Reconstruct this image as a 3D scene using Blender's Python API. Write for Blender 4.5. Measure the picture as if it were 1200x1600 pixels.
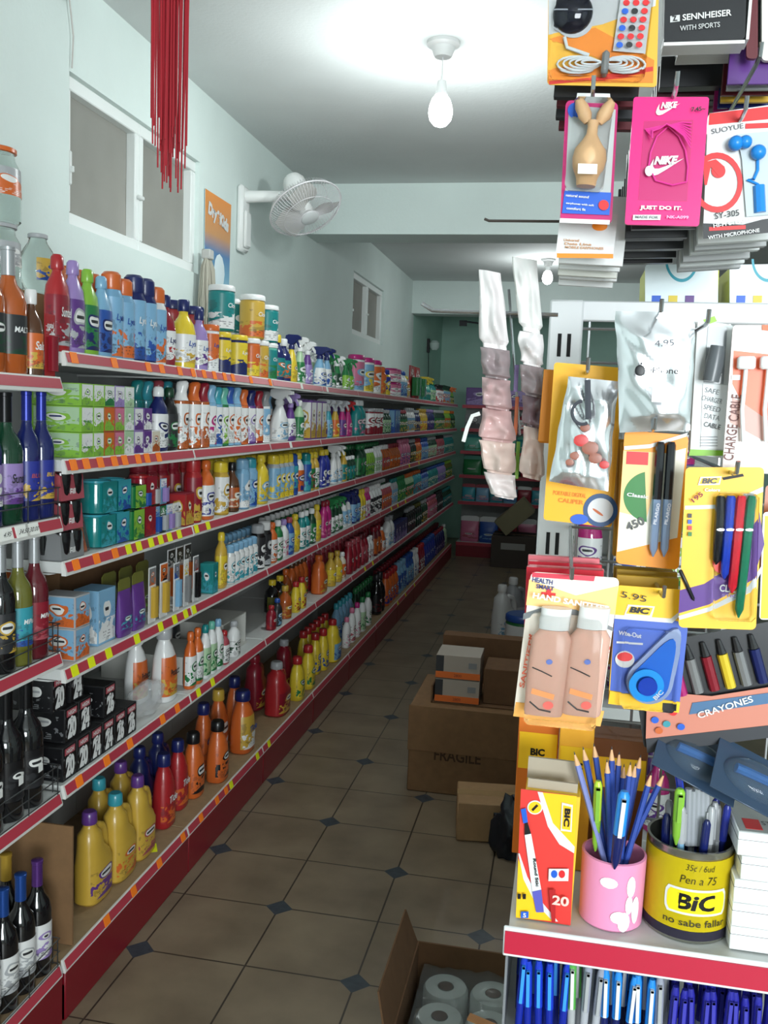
import bpy, bmesh, math, random
from mathutils import Vector, Matrix
random.seed(7)
scene = bpy.context.scene
for o in list(bpy.data.objects): bpy.data.objects.remove(o)
COL = scene.collection
PI = math.pi

# ------------------------------------------------------------------ camera
H = 1.624; F = 1444.0; CX, CY = 600.0, 800.0
AX = (0.98049528, -0.05845323, 0.18764919)
AY = (0.19270019, 0.09804045, -0.97634764)
AZ = (0.03867347, 0.99346429, 0.10739215)
ROT = Matrix((AX, AY, AZ))
cam = bpy.data.cameras.new('camera'); cam_o = bpy.data.objects.new('camera', cam); COL.objects.link(cam_o)
cam.sensor_fit = 'VERTICAL'; cam.sensor_height = 36.0; cam.lens = 36.0 * F / 1600.0
cam.clip_start = 0.05; cam.clip_end = 60
M4 = ROT.to_4x4(); M4.translation = (0, 0, H); cam_o.matrix_world = M4
scene.camera = cam_o

# ------------------------------------------------------------------ light
scene.view_settings.view_transform = 'Standard'; scene.view_settings.look = 'None'
scene.view_settings.gamma = 1.0; scene.view_settings.use_curve_mapping = False
scene.view_settings.exposure = 0.0
W = bpy.data.worlds.new('world'); scene.world = W; W.use_nodes = True
W.node_tree.nodes['Background'].inputs[0].default_value = (0.80, 0.90, 1.0, 1)
W.node_tree.nodes['Background'].inputs[1].default_value = 0.25
def area(name, loc, target, sx, sy, power, col):
    l = bpy.data.lights.new(name, 'AREA'); l.shape = 'RECTANGLE'; l.size = sx; l.size_y = sy; l.energy = power; l.color = col
    o = bpy.data.objects.new(name, l); COL.objects.link(o); o.location = loc
    d = Vector(target) - Vector(loc); o.rotation_euler = d.to_track_quat('-Z', 'Y').to_euler()
    return o
area('daylight_from_shop_door', (1.55, -3.05, 1.70), (-0.1, 2.0, 2.2), 1.9, 1.4, 225, (0.90, 0.97, 1.0))
def point(name, loc, power, col, r):
    l = bpy.data.lights.new(name, 'POINT'); l.energy = power; l.color = col; l.shadow_soft_size = r
    o = bpy.data.objects.new(name, l); COL.objects.link(o); o.location = loc; return o

# ------------------------------------------------------------------ pixel helpers
def ray(px, py):
    return ROT @ Vector((px - CX, -(py - CY), -F))
def at(px, py, Y):
    r = ray(px, py); return r * (Y / r.y) + Vector((0, 0, H))
def atx(px, py, X):
    r = ray(px, py); return r * (X / r.x) + Vector((0, 0, H))
def y_of(px, x, z):
    z -= H; k = px - CX
    return -(k * (AX[2] * x + AZ[2] * z) + F * (AX[0] * x + AZ[0] * z)) / (k * AY[2] + F * AY[0])

# ------------------------------------------------------------------ colours and materials
PAL = dict(white=(235,236,235), cream=(225,215,190), grey=(130,132,134), silver=(175,178,182), black=(22,22,25), charcoal=(45,46,50),
 red=(196,28,34), crimson=(160,18,40), maroon=(110,22,34), orange=(236,98,22), amber=(196,84,20), yellow=(242,206,20), gold=(216,168,40), lime=(130,196,40),
 green=(24,130,62), mint=(90,190,165), teal=(10,140,140), turquoise=(40,165,185), blue=(30,84,186), navy=(22,34,110), royal=(36,50,170),
 lightblue=(120,180,222), purple=(104,52,150), lilac=(160,130,205), pink=(226,110,150), magenta=(206,26,126), rose=(190,70,84), brown=(96,54,28), tan=(190,160,120),
 darkgreen=(14,66,40), olive=(110,110,30), salmon=(232,150,120), palegreen=(170,210,160))
NAMES = dict(lightblue='light-blue', darkgreen='dark-green', palegreen='pale-green', royal='royal-blue')
def lin(c):
    return tuple(((v/255)/12.92 if v/255 <= 0.04045 else ((v/255+0.055)/1.055)**2.4) for v in c[:3]) + (1,)
def mute(c, k=0.20):
    g = 0.3*c[0]+0.59*c[1]+0.11*c[2]; return tuple((v*(1-k)+g*k)*0.94 for v in c)
def rgb(c): return lin(mute(PAL[c]) if isinstance(c, str) else c)
_m = {}
def mat(c, rough=0.4, metal=0.0, trans=0.0, emit=0.0, coat=0.0, noise=0.0, ior=1.45, alpha=1.0):
    key = (c, rough, metal, trans, emit, coat, noise, ior, alpha)
    if key in _m: return _m[key]
    m = bpy.data.materials.new('paint_%d' % len(_m)); m.use_nodes = True; nt = m.node_tree; b = nt.nodes['Principled BSDF']
    b.inputs['Base Color'].default_value = rgb(c); b.inputs['Roughness'].default_value = rough; b.inputs['Metallic'].default_value = metal
    b.inputs['Transmission Weight'].default_value = trans; b.inputs['Coat Weight'].default_value = coat; b.inputs['IOR'].default_value = ior
    b.inputs['Alpha'].default_value = alpha
    if emit: b.inputs['Emission Color'].default_value = rgb(c); b.inputs['Emission Strength'].default_value = emit
    if noise:
        n = nt.nodes.new('ShaderNodeTexNoise'); n.inputs['Scale'].default_value = 30; n.inputs['Detail'].default_value = 4
        tc = nt.nodes.new('ShaderNodeTexCoord'); nt.links.new(tc.outputs['Object'], n.inputs['Vector'])
        mx = nt.nodes.new('ShaderNodeMix'); mx.data_type = 'RGBA'; mx.blend_type = 'MULTIPLY'; mx.inputs[0].default_value = noise
        mx.inputs[6].default_value = rgb(c); nt.links.new(n.outputs[0], mx.inputs[7]); nt.links.new(mx.outputs[2], b.inputs['Base Color'])
        bp = nt.nodes.new('ShaderNodeBump'); bp.inputs['Strength'].default_value = 0.08; nt.links.new(n.outputs[0], bp.inputs['Height']); nt.links.new(bp.outputs[0], b.inputs['Normal'])
    _m[key] = m; return m
def shrink(c, rough=0.3): # glossy moulded plastic
    return mat(c, rough, coat=0.3)
CLEAR = mat('white', 0.04, trans=1.0, ior=1.2)
GLASS = mat((225,235,232), 0.03, trans=1.0, ior=1.25)

# one node group draws every printed label: ground, band, oval badge with ring, rows of small print
def label_group():
    g = bpy.data.node_groups.new('printed_label', 'ShaderNodeTree')
    I = lambda n, t, d=None: g.interface.new_socket(n, in_out='INPUT', socket_type=t)
    I('Ground', 'NodeSocketColor'); I('Accent', 'NodeSocketColor'); I('Ink', 'NodeSocketColor')
    I('Height', 'NodeSocketFloat'); I('Radius', 'NodeSocketFloat'); I('Band', 'NodeSocketFloat')
    g.interface.new_socket('Color', in_out='OUTPUT', socket_type='NodeSocketColor')
    N = g.nodes; L = g.links; gi = N.new('NodeGroupInput'); go = N.new('NodeGroupOutput')
    uv = N.new('ShaderNodeUVMap'); sp = N.new('ShaderNodeSeparateXYZ'); L.new(uv.outputs[0], sp.inputs[0])
    oi = N.new('ShaderNodeObjectInfo')
    def M(op, a, b=None, c=None):
        n = N.new('ShaderNodeMath'); n.operation = op
        for i, v in enumerate((a, b, c)):
            if v is None: continue
            if isinstance(v, (int, float)): n.inputs[i].default_value = v
            else: L.new(v, n.inputs[i])
        return n.outputs[0]
    def MIX(f, a, b):
        n = N.new('ShaderNodeMix'); n.data_type = 'RGBA'; L.new(f, n.inputs[0])
        for i, v in ((6, a), (7, b)):
            if isinstance(v, tuple): n.inputs[i].default_value = v
            else: L.new(v, n.inputs[i])
        return n.outputs[2]
    u, v = sp.outputs[0], sp.outputs[1]
    du = M('MULTIPLY', M('SUBTRACT', u, 0.5), 1.0); dv = M('MULTIPLY', M('SUBTRACT', v, gi.outputs['Height']), 1.5)
    d = M('SQRT', M('ADD', M('MULTIPLY', du, du), M('MULTIPLY', dv, dv)))
    wob = N.new('ShaderNodeTexNoise'); wob.inputs['Scale'].default_value = 3.5; wob.inputs['Detail'].default_value = 0
    cb = N.new('ShaderNodeCombineXYZ'); L.new(u, cb.inputs[0]); L.new(v, cb.inputs[1]); L.new(M('MULTIPLY', oi.outputs['Random'], 7.0), cb.inputs[2]); L.new(cb.outputs[0], wob.inputs['Vector'])
    d = M('ADD', d, M('MULTIPLY', M('SUBTRACT', wob.outputs[0], 0.5), 0.25))
    badge = M('LESS_THAN', d, gi.outputs['Radius'])
    core = M('LESS_THAN', d, M('MULTIPLY', gi.outputs['Radius'], 0.72))
    wave = M('ADD', v, M('MULTIPLY', M('SINE', M('ADD', M('MULTIPLY', u, 5.0), M('MULTIPLY', oi.outputs['Random'], 3.0))), 0.10))
    band = M('LESS_THAN', wave, gi.outputs['Band'])
    # soft printed picture: blotches of the accent and of a darker ink low on the label
    pn = N.new('ShaderNodeTexNoise'); pn.inputs['Scale'].default_value = 5.5; pn.inputs['Detail'].default_value = 3; L.new(cb.outputs[0], pn.inputs['Vector'])
    zone = M('MULTIPLY', M('LESS_THAN', v, 0.46), M('GREATER_THAN', v, 0.05))
    pic = M('MULTIPLY', M('GREATER_THAN', pn.outputs[0], 0.54), zone)
    pic2 = M('MULTIPLY', M('LESS_THAN', pn.outputs[0], 0.40), M('LESS_THAN', v, 0.8))
    c = MIX(band, gi.outputs['Ground'], gi.outputs['Accent'])
    c = MIX(pic, c, gi.outputs['Accent']); c = MIX(M('MULTIPLY', pic2, 0.35), c, gi.outputs['Ink'])
    c = MIX(badge, c, gi.outputs['Accent']); c = MIX(core, c, (0.72, 0.72, 0.70, 1))
    rows = M('FRACT', M('MULTIPLY', v, 17.0)); rowid = M('FLOOR', M('MULTIPLY', v, 17.0))
    wn = N.new('ShaderNodeTexWhiteNoise'); wn.noise_dimensions = '2D'
    cc = N.new('ShaderNodeCombineXYZ'); L.new(M('FLOOR', M('MULTIPLY', u, 26.0)), cc.inputs[0]); L.new(rowid, cc.inputs[1]); L.new(cc.outputs[0], wn.inputs['Vector'])
    pr = M('MULTIPLY', M('LESS_THAN', rows, 0.45), M('GREATER_THAN', wn.outputs['Value'], 0.35))
    zone = M('MULTIPLY', M('LESS_THAN', v, 0.22), M('GREATER_THAN', v, 0.06))
    zone = M('MULTIPLY', zone, M('MULTIPLY', M('GREATER_THAN', u, 0.25), M('LESS_THAN', u, 0.7)))
    lz = M('MULTIPLY', M('MULTIPLY', M('LESS_THAN', d, M('MULTIPLY', gi.outputs['Radius'], 0.5)), M('LESS_THAN', M('ABSOLUTE', M('SUBTRACT', v, gi.outputs['Height'])), 0.035)), 1.0)
    c = MIX(M('MULTIPLY', M('MULTIPLY', pr, zone), 0.6), c, gi.outputs['Ink']); c = MIX(lz, c, gi.outputs['Ink'])
    L.new(c, go.inputs[0]); return g
LG = label_group()
_l = {}
def lab(ground, accent, ink='charcoal', height=0.62, radius=0.24, band=0.0, rough=0.35):
    key = (ground, accent, ink, height, radius, band)
    if key in _l: return _l[key]
    m = bpy.data.materials.new('label_print_%d' % len(_l)); m.use_nodes = True; nt = m.node_tree; b = nt.nodes['Principled BSDF']
    g = nt.nodes.new('ShaderNodeGroup'); g.node_tree = LG
    g.inputs['Ground'].default_value = rgb(ground); g.inputs['Accent'].default_value = rgb(accent); g.inputs['Ink'].default_value = rgb(ink)
    g.inputs['Height'].default_value = height; g.inputs['Radius'].default_value = radius; g.inputs['Band'].default_value = band
    nt.links.new(g.outputs[0], b.inputs['Base Color']); b.inputs['Roughness'].default_value = rough
    _l[key] = m; return m

# ------------------------------------------------------------------ mesh helpers
def smooth(bm, ang=0.7):
    for f in bm.faces: f.smooth = True
    for e in bm.edges:
        if len(e.link_faces) == 2 and e.calc_face_angle(0) > ang: e.smooth = False
def to_mesh(bm, name, sm=True):
    bmesh.ops.recalc_face_normals(bm, faces=bm.faces) if sm != 'keep' else None
    if sm: smooth(bm)
    me = bpy.data.meshes.new(name); bm.to_mesh(me); bm.free(); return me
def sup(t, a, b, n):
    c, s = math.cos(t), math.sin(t); p = 2.0 / n
    return a * math.copysign(abs(c) ** p, c), b * math.copysign(abs(s) ** p, s)
def loft(bm, rings, seg=20, caps=True):
    # ring = (z, a, b, cx, cy, n)
    prev = None; first = None
    for r in rings:
        z, a, b, cx, cy, n = r
        vs = [bm.verts.new((cx + sup(2*PI*i/seg, a, b, n)[0], cy + sup(2*PI*i/seg, a, b, n)[1], z)) for i in range(seg)]
        if prev:
            for i in range(seg): bm.faces.new((prev[i], prev[(i+1) % seg], vs[(i+1) % seg], vs[i]))
        else: first = vs
        prev = vs
    if caps: bm.faces.new(list(reversed(first))); bm.faces.new(prev)
def R(z, a, b=None, cx=0, cy=0, n=2): return (z, a, a if b is None else b, cx, cy, n)
def bx(bm, x0, x1, y0, y1, z0, z1, bev=0.0, M=None):
    r = bmesh.ops.create_cube(bm, size=1.0)
    vs = r['verts']
    for v in vs: v.co = Vector((x0 + (v.co.x + .5) * (x1 - x0), y0 + (v.co.y + .5) * (y1 - y0), z0 + (v.co.z + .5) * (z1 - z0)))
    if bev > 0:
        es = list({e for v in vs for e in v.link_edges})
        rr = bmesh.ops.bevel(bm, geom=es, offset=bev, segments=1, affect='EDGES', profile=0.5)
        vs = list({v for f in rr['faces'] for v in f.verts}) + [v for v in vs if v.is_valid]
        vs = list(set(vs))
    if M is not None:
        for v in vs: v.co = M @ v.co
def tube(bm, pts, r, seg=6, closed=False):
    pts = [Vector(p) for p in pts]; n = len(pts); rings = []
    up = Vector((0, 0, 1)); rr = r if isinstance(r, (list, tuple)) else [r] * n
    for i, p in enumerate(pts):
        if closed: d = pts[(i+1) % n] - pts[i-1]
        else: d = pts[min(i+1, n-1)] - pts[max(i-1, 0)]
        d.normalize(); s = d.cross(up)
        if s.length < 0.05: s = d.cross(Vector((1, 0, 0)))
        s.normalize(); t = s.cross(d)
        if rings and i: # keep frames consistent
            ps = last
            s = (ps - d * ps.dot(d)); s.normalize(); t = s.cross(d)
        last = s
        rings.append([bm.verts.new(p + (s * math.cos(2*PI*k/seg) + t * math.sin(2*PI*k/seg)) * rr[i]) for k in range(seg)])
    for i in range(n if closed else n - 1):
        a, b = rings[i], rings[(i+1) % n]
        for k in range(seg): bm.faces.new((a[k], a[(k+1) % seg], b[(k+1) % seg], b[k]))
    if not closed: bm.faces.new(rings[0]); bm.faces.new(list(reversed(rings[-1])))
def prism(bm, poly, y0, y1, axis='y'):
    # poly in (x,z) for axis y ; (x,y) for axis z
    f = (lambda p, d: (p[0], d, p[1])) if axis == 'y' else ((lambda p, d: (p[0], p[1], d)) if axis == 'z' else (lambda p, d: (d, p[0], p[1])))
    a = [bm.verts.new(f(p, y0)) for p in poly]; b = [bm.verts.new(f(p, y1)) for p in poly]; n = len(poly)
    bm.faces.new(a); bm.faces.new(list(reversed(b)))
    for i in range(n): bm.faces.new((a[i], b[i], b[(i+1) % n], a[(i+1) % n]))
def patch(prof, a0, a1, off=0.0006, seg=12):
    # curved label lying on a lofted body; prof rings; angles measured from +X
    bm = bmesh.new(); uvl = bm.loops.layers.uv.new('UVMap'); g = []
    z0, z1 = prof[0][0], prof[-1][0]
    for (z, a, b, cx, cy, n) in prof:
        row = []
        for i in range(seg + 1):
            t = a0 + (a1 - a0) * i / seg; x, y = sup(t, a + off, b + off, n)
            row.append((bm.verts.new((cx + x, cy + y, z)), i / seg, (z - z0) / (z1 - z0)))
        g.append(row)
    for j in range(len(g) - 1):
        for i in range(seg):
            q = (g[j][i], g[j][i+1], g[j+1][i+1], g[j+1][i]); f = bm.faces.new([k[0] for k in q])
            for l, k in zip(f.loops, q): l[uvl].uv = (k[1], k[2])
    for f in bm.faces: f.smooth = True
    me = bpy.data.meshes.new('label'); bm.to_mesh(me); bm.free(); return me
def quad_mesh(p, name='panel', th=0.0006):
    # p: four points counter-clockwise from the viewer, bottom-left first; a thin solid sheet with UVs
    bm = bmesh.new(); uvl = bm.loops.layers.uv.new('UVMap'); P = [Vector(q) for q in p]
    n = (P[1]-P[0]).cross(P[3]-P[0]).normalized() * th
    a = [bm.verts.new(q + n) for q in P]; b = [bm.verts.new(q) for q in P]
    f = bm.faces.new(a)
    for l, u in zip(f.loops, ((0,0),(1,0),(1,1),(0,1))): l[uvl].uv = u
    bm.faces.new(list(reversed(b)))
    for i in range(4): bm.faces.new((a[i], b[i], b[(i+1) % 4], a[(i+1) % 4]))
    me = bpy.data.meshes.new(name); bm.to_mesh(me); bm.free(); return me

def empty(name, loc=(0,0,0), rot=(0,0,0)):
    o = bpy.data.objects.new(name, None); COL.objects.link(o); o.location = loc; o.rotation_euler = rot; o.empty_display_size = 0.02; return o
def obj(name, me, m, parent=None, loc=(0,0,0), rot=(0,0,0)):
    if isinstance(me, bmesh.types.BMesh): me = to_mesh(me, name)
    if not me.materials: me.materials.append(m)
    o = bpy.data.objects.new(name, me); COL.objects.link(o); o.location = loc; o.rotation_euler = rot
    if parent: o.parent = parent
    o.material_slots[0].link = 'OBJECT'; o.material_slots[0].material = m
    return o
def tag(o, label, cat, group=None, kind=None):
    o['label'] = label
    o['category'] = cat
    if group: o['group'] = group
    if kind: o['kind'] = kind
    return o
def struct(name, me, m):
    o = obj(name, me, m); o['kind'] = 'structure'; return o
_t = {}
def text_mesh(s, h, bold=0.0, shear=0.0, face='-y', wrap=None, fit=None, ext=0.0003):
    key = (s, h, bold, shear, face, wrap, fit, ext)
    if key in _t: return _t[key]
    cu = bpy.data.curves.new('lettering', 'FONT'); cu.body = s; cu.size = 1.0; cu.offset = bold; cu.shear = shear
    cu.align_x = 'CENTER'; cu.align_y = 'CENTER'; cu.resolution_u = 3
    to = bpy.data.objects.new('lettering', cu); COL.objects.link(to)
    dg = bpy.context.evaluated_depsgraph_get(); me = bpy.data.meshes.new_from_object(to.evaluated_get(dg)); me = me.copy()
    bpy.data.objects.remove(to)
    if wrap:
        b_ = bmesh.new(); b_.from_mesh(me); bmesh.ops.triangulate(b_, faces=b_.faces[:]); 
        mx = max(v.co.x for v in b_.verts) - min(v.co.x for v in b_.verts)
        for _ in range(3):
            es = [e for e in b_.edges if abs(e.verts[0].co.x-e.verts[1].co.x) > mx/14]
            if es: bmesh.ops.subdivide_edges(b_, edges=es, cuts=1); bmesh.ops.triangulate(b_, faces=b_.faces[:])
        b_.to_mesh(me); b_.free()
    xs = [v.co.x for v in me.vertices]; ys = [v.co.y for v in me.vertices]
    if not xs: return me
    cx, cy = (min(xs)+max(xs))/2, (min(ys)+max(ys))/2; sc = h / max(max(ys)-min(ys), 1e-6); sx = sc
    if fit: sx = fit / (max(xs)-min(xs))
    for v in me.vertices:
        x, y = (v.co.x-cx)*sx, (v.co.y-cy)*sc
        if wrap:
            a = x / wrap; q = (math.sin(a)*wrap, wrap - wrap*math.cos(a) - ext, y)
            if face == '+x': q = (wrap*math.cos(a) - wrap + ext, q[0], y)
        else: q = (x, -ext, y) if face == '-y' else (ext, x, y)
        v.co = q
    if 'UVMap' in me.uv_layers: pass
    me.name = 'lettering'; _t[key] = me; return me
def text(s, h, m, parent, loc, rot=(0,0,0), **k):
    me = text_mesh(s, h, **k)
    return obj('lettering', me, m, parent, loc, rot)

# ================================================================== THE ROOM
def wall_mat(c, name, spots=0.0):
    m = bpy.data.materials.new(name); m.use_nodes = True; nt = m.node_tree; b = nt.nodes['Principled BSDF']
    tc = nt.nodes.new('ShaderNodeTexCoord'); n = nt.nodes.new('ShaderNodeTexNoise'); n.inputs['Scale'].default_value = 1.7; n.inputs['Detail'].default_value = 8
    nt.links.new(tc.outputs['Object'], n.inputs['Vector'])
    cr = nt.nodes.new('ShaderNodeValToRGB'); cr.color_ramp.elements[0].position = 0.3; cr.color_ramp.elements[1].position = 0.7
    a = lin(c); cr.color_ramp.elements[0].color = tuple(v*0.90 for v in a[:3]) + (1,); cr.color_ramp.elements[1].color = a
    nt.links.new(n.outputs[0], cr.inputs[0]); nt.links.new(cr.outputs[0], b.inputs['Base Color']); b.inputs['Roughness'].default_value = 0.85
    n2 = nt.nodes.new('ShaderNodeTexNoise'); n2.inputs['Scale'].default_value = 60; nt.links.new(tc.outputs['Object'], n2.inputs['Vector'])
    bp = nt.nodes.new('ShaderNodeBump'); bp.inputs['Strength'].default_value = 0.12; bp.inputs['Distance'].default_value = 0.01
    nt.links.new(n2.outputs[0], bp.inputs['Height']); nt.links.new(bp.outputs[0], b.inputs['Normal'])
    return m
WALL = wall_mat((222, 234, 230), 'painted_plaster'); CEIL = wall_mat((214, 218, 217), 'ceiling_paint'); MINT = wall_mat((186, 222, 208), 'mint_paint')
XW, XR, YB, YF, ZC = -1.655, 3.3, 12.15, -3.15, 3.0
# floor tiles with small dark diamonds on every second corner
def floor_mat():
    m = bpy.data.materials.new('tile_floor'); m.use_nodes = True; nt = m.node_tree; N = nt.nodes; L = nt.links; b = N['Principled BSDF']
    def Mt(op, a, b2=None, c=None):
        n = N.new('ShaderNodeMath'); n.operation = op
        for i, v in enumerate((a, b2, c)):
            if v is None: continue
            if isinstance(v, (int, float)): n.inputs[i].default_value = v
            else: L.new(v, n.inputs[i])
        return n.outputs[0]
    tc = N.new('ShaderNodeTexCoord'); sp = N.new('ShaderNodeSeparateXYZ'); L.new(tc.outputs['Object'], sp.inputs[0])
    T = 0.33
    fx = Mt('DIVIDE', Mt('ADD', sp.outputs[0], 1.158), T); fy = Mt('DIVIDE', Mt('SUBTRACT', sp.outputs[1], 2.430), T)
    rx = Mt('ROUND', fx); ry = Mt('ROUND', fy); dx = Mt('ABSOLUTE', Mt('SUBTRACT', fx, rx)); dy = Mt('ABSOLUTE', Mt('SUBTRACT', fy, ry))
    grout = Mt('LESS_THAN', Mt('MINIMUM', dx, dy), 0.0085)
    par = Mt('FRACT', Mt('MULTIPLY', Mt('ADD', Mt('ADD', rx, ry), 100.0), 0.5)); par = Mt('LESS_THAN', par, 0.25)
    dia = Mt('MULTIPLY', par, Mt('LESS_THAN', Mt('ADD', dx, dy), 0.14))
    n1 = N.new('ShaderNodeTexNoise'); n1.inputs['Scale'].default_value = 5; n1.inputs['Detail'].default_value = 8; L.new(tc.outputs['Object'], n1.inputs['Vector'])
    cr = N.new('ShaderNodeValToRGB'); e = cr.color_ramp.elements; e[0].position = .3; e[0].color = lin((108, 94, 76)); e[1].position = .72; e[1].color = lin((134, 119, 98))
    L.new(n1.outputs[0], cr.inputs[0])
    n2 = N.new('ShaderNodeTexNoise'); n2.inputs['Scale'].default_value = 40; L.new(tc.outputs['Object'], n2.inputs['Vector'])
    c2 = N.new('ShaderNodeValToRGB'); e = c2.color_ramp.elements; e[0].color = lin((34, 42, 50)); e[1].color = lin((66, 76, 84)); L.new(n2.outputs[0], c2.inputs[0])
    def mix(f, a, c):
        n = N.new('ShaderNodeMix'); n.data_type = 'RGBA'; L.new(f, n.inputs[0])
        for i, v in ((6, a), (7, c)):
            if isinstance(v, tuple): n.inputs[i].default_value = v
            else: L.new(v, n.inputs[i])
        return n.outputs[2]
    c = mix(grout, cr.outputs[0], lin((54, 46, 38))); c = mix(dia, c, c2.outputs[0])
    L.new(c, b.inputs['Base Color']); b.inputs['Roughness'].default_value = 0.38
    bp = N.new('ShaderNodeBump'); bp.inputs['Strength'].default_value = 0.25; bp.inputs['Distance'].default_value = 0.002
    L.new(Mt('SUBTRACT', 1.0, grout), bp.inputs['Height']); L.new(bp.outputs[0], b.inputs['Normal'])
    return m
bm = bmesh.new(); bx(bm, XW-.15, XR+.15, YF-.15, YB+.15, -.1, 0); struct('floor', bm, floor_mat())
bm = bmesh.new(); bx(bm, XW-.15, XR+.15, YF-.15, YB+.15, ZC, ZC+.12); struct('ceiling', bm, CEIL)
# left wall with two window openings
WIN = [(2.885, 3.985, 2.205, 2.690), (7.02, 8.22, 2.215, 2.690)]
def holed_wall(y0, y1, wins):
    bm = bmesh.new(); ys = sorted({y0, y1} | {w for q in wins for w in q[:2]})
    for a, b_ in zip(ys, ys[1:]):
        w = [q for q in wins if q[0] <= a and b_ <= q[1]]
        if w: bx(bm, XW-.15, XW, a, b_, 0, w[0][2]); bx(bm, XW-.15, XW, a, b_, w[0][3], ZC)
        else: bx(bm, XW-.15, XW, a, b_, 0, ZC)
    return bm
struct('wall_left', holed_wall(YF, 9.85, WIN), WALL)
bm = bmesh.new(); bx(bm, XW-.15, XW, 9.85, YB, 0, ZC); struct('wall_left_far', bm, MINT)
bm = bmesh.new(); bx(bm, XW-.15, XR+.15, YB, YB+.15, 0, ZC); struct('wall_back', bm, MINT)
bm = bmesh.new(); bx(bm, XR, XR+.15, YF, YB, 0, ZC); struct('wall_right', bm, WALL)
bm = bmesh.new(); bx(bm, XW, XR, YF-.12, YF-.02, 0, 0.95); bx(bm, XW, 0.55, YF-.12, YF-.02, 0.95, ZC); bx(bm, 2.55, XR, YF-.12, YF-.02, 0.95, ZC); bx(bm, 0.55, 2.55, YF-.12, YF-.02, 2.5, ZC)
struct('wall_front', bm, WALL)
bm = bmesh.new(); bx(bm, XW, XR, 5.66, 5.94, 2.70, ZC); struct('trim_1', bm, WALL)
bm = bmesh.new(); bx(bm, XW, XR, 9.72, 9.98, 2.665, ZC); struct('trim_2', bm, WALL)
# windows: white frame, two leaves, insect screen, glass louvres behind
def screen_mat():
    m = bpy.data.materials.new('insect_screen'); m.use_nodes = True; nt = m.node_tree; b = nt.nodes['Principled BSDF']
    tc = nt.nodes.new('ShaderNodeTexCoord'); sp = nt.nodes.new('ShaderNodeTexNoise'); sp.inputs['Scale'].default_value = 4; nt.links.new(tc.outputs['Object'], sp.inputs['Vector'])
    cr = nt.nodes.new('ShaderNodeValToRGB'); cr.color_ramp.elements[0].color = lin((150, 150, 144)); cr.color_ramp.elements[1].color = lin((180, 178, 170))
    nt.links.new(sp.outputs[0], cr.inputs[0]); nt.links.new(cr.outputs[0], b.inputs['Base Color']); b.inputs['Roughness'].default_value = .9; b.inputs['Alpha'].default_value = 0.72
    return m
SCR = screen_mat(); WFR = mat((236, 240, 238), 0.45)
for k, (y0, y1, z0, z1) in enumerate(WIN):
    r = empty('window_%d' % (k+1), (XW, (y0+y1)/2, z0)); r['kind'] = 'structure'
    ym = (y0+y1)/2; x = XW; O = Vector((XW, ym, z0))
    bm = bmesh.new(); t = .045
    for (a, b_, c, d) in ((y0, y1, z0, z0+t), (y0, y1, z1-t, z1), (y0, y0+t, z0+t, z1-t), (y1-t, y1, z0+t, z1-t), (ym-.035, ym+.035, z0+t, z1-t)):
        bx(bm, x-.09, x-.02, a, b_, c, d, 0.004)
    bx(bm, x-.0225, x-.018, ym-.004, ym+.002, z0+.01, z1-.01)
    f = obj('frame', bm, WFR, r); f.location = -O
    for a, b_ in ((y0+t, ym-.035), (ym+.035, y1-t)):
        bm = bmesh.new(); bx(bm, x-.058, x-.056, a, b_, z0+t, z1-t); s = obj('insect_screen', bm, SCR, r); s.location = -O
        bm = bmesh.new(); nsl = 5
        for i in range(nsl):
            zz = z0+t+(i+.5)*(z1-z0-2*t)/nsl
            bx(bm, -.003, .003, a-.02, b_+.02, -.052, .052, M=Matrix.Translation((x-.115, 0, zz)) @ Matrix.Rotation(0.35, 4, 'Y'))
        s = obj('louvre_panes', bm, mat((176, 176, 168), 0.25), r); s.location = -O
    bm = bmesh.new(); bx(bm, x-.02, x-.005, y0+.012, y0+.03, z0+.13, z0+.24, .004); bx(bm, x-.02, x+.005, y0+.018, y0+.026, z0+.17, z0+.19, .002)
    bx(bm, x-.02, x-.005, ym-.02, ym+.02, z0+.2, z0+.215, .003)
    h = obj('latch', bm, mat((225, 228, 226), .3), r); h.location = -O
    bm = bmesh.new(); bx(bm, x-.16, x-.155, y0-.02, y1+.02, z0-.02, z1+.02); s = obj('shutter_board', bm, mat((150, 148, 140), .8), r); s.location = -O

# ceiling bulbs on plastic holders
def bulb(x, y, power, label, drop=0.0):
    r = empty('ceiling_bulb', (x, y, ZC)); tag(r, label, 'light bulb', 'bare bulbs on the ceiling')
    bm = bmesh.new(); loft(bm, [R(0, .062), R(-.012, .062), R(-.02, .045), R(-.05, .034), R(-.055, .030)][::-1], 24); obj('lamp_holder', bm, mat('white', .4), r)
    d = -drop
    if drop:
        bm = bmesh.new(); tube(bm, [(0, 0, -.05), (0, 0, -.06-drop)], .004); obj('cord', bm, mat('white', .5), r)
    bm = bmesh.new(); loft(bm, [R(d-.05, .016), R(d-.085, .020), R(d-.10, .024)][::-1], 16); obj('bulb_base', bm, mat('white', .4), r)
    bm = bmesh.new(); loft(bm, [R(d-.10, .022), R(d-.115, .034), R(d-.14, .043), R(d-.165, .046), R(d-.19, .040), R(d-.208, .024), R(d-.215, .004)][::-1], 20)
    obj('glass_globe', bm, mat((250, 255, 255), .3, emit=14), r)
    point('bulb_light', (x, y, ZC+d-.27), power, (0.93, 1.0, 1.0), .05)
bulb(-0.53, 3.57, 27, 'glowing round bulb hanging from the ceiling in front of the first beam', drop=.09)
bulb(-0.234, 8.34, 14.0, 'small glowing bulb on the ceiling beyond the first beam')

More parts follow.
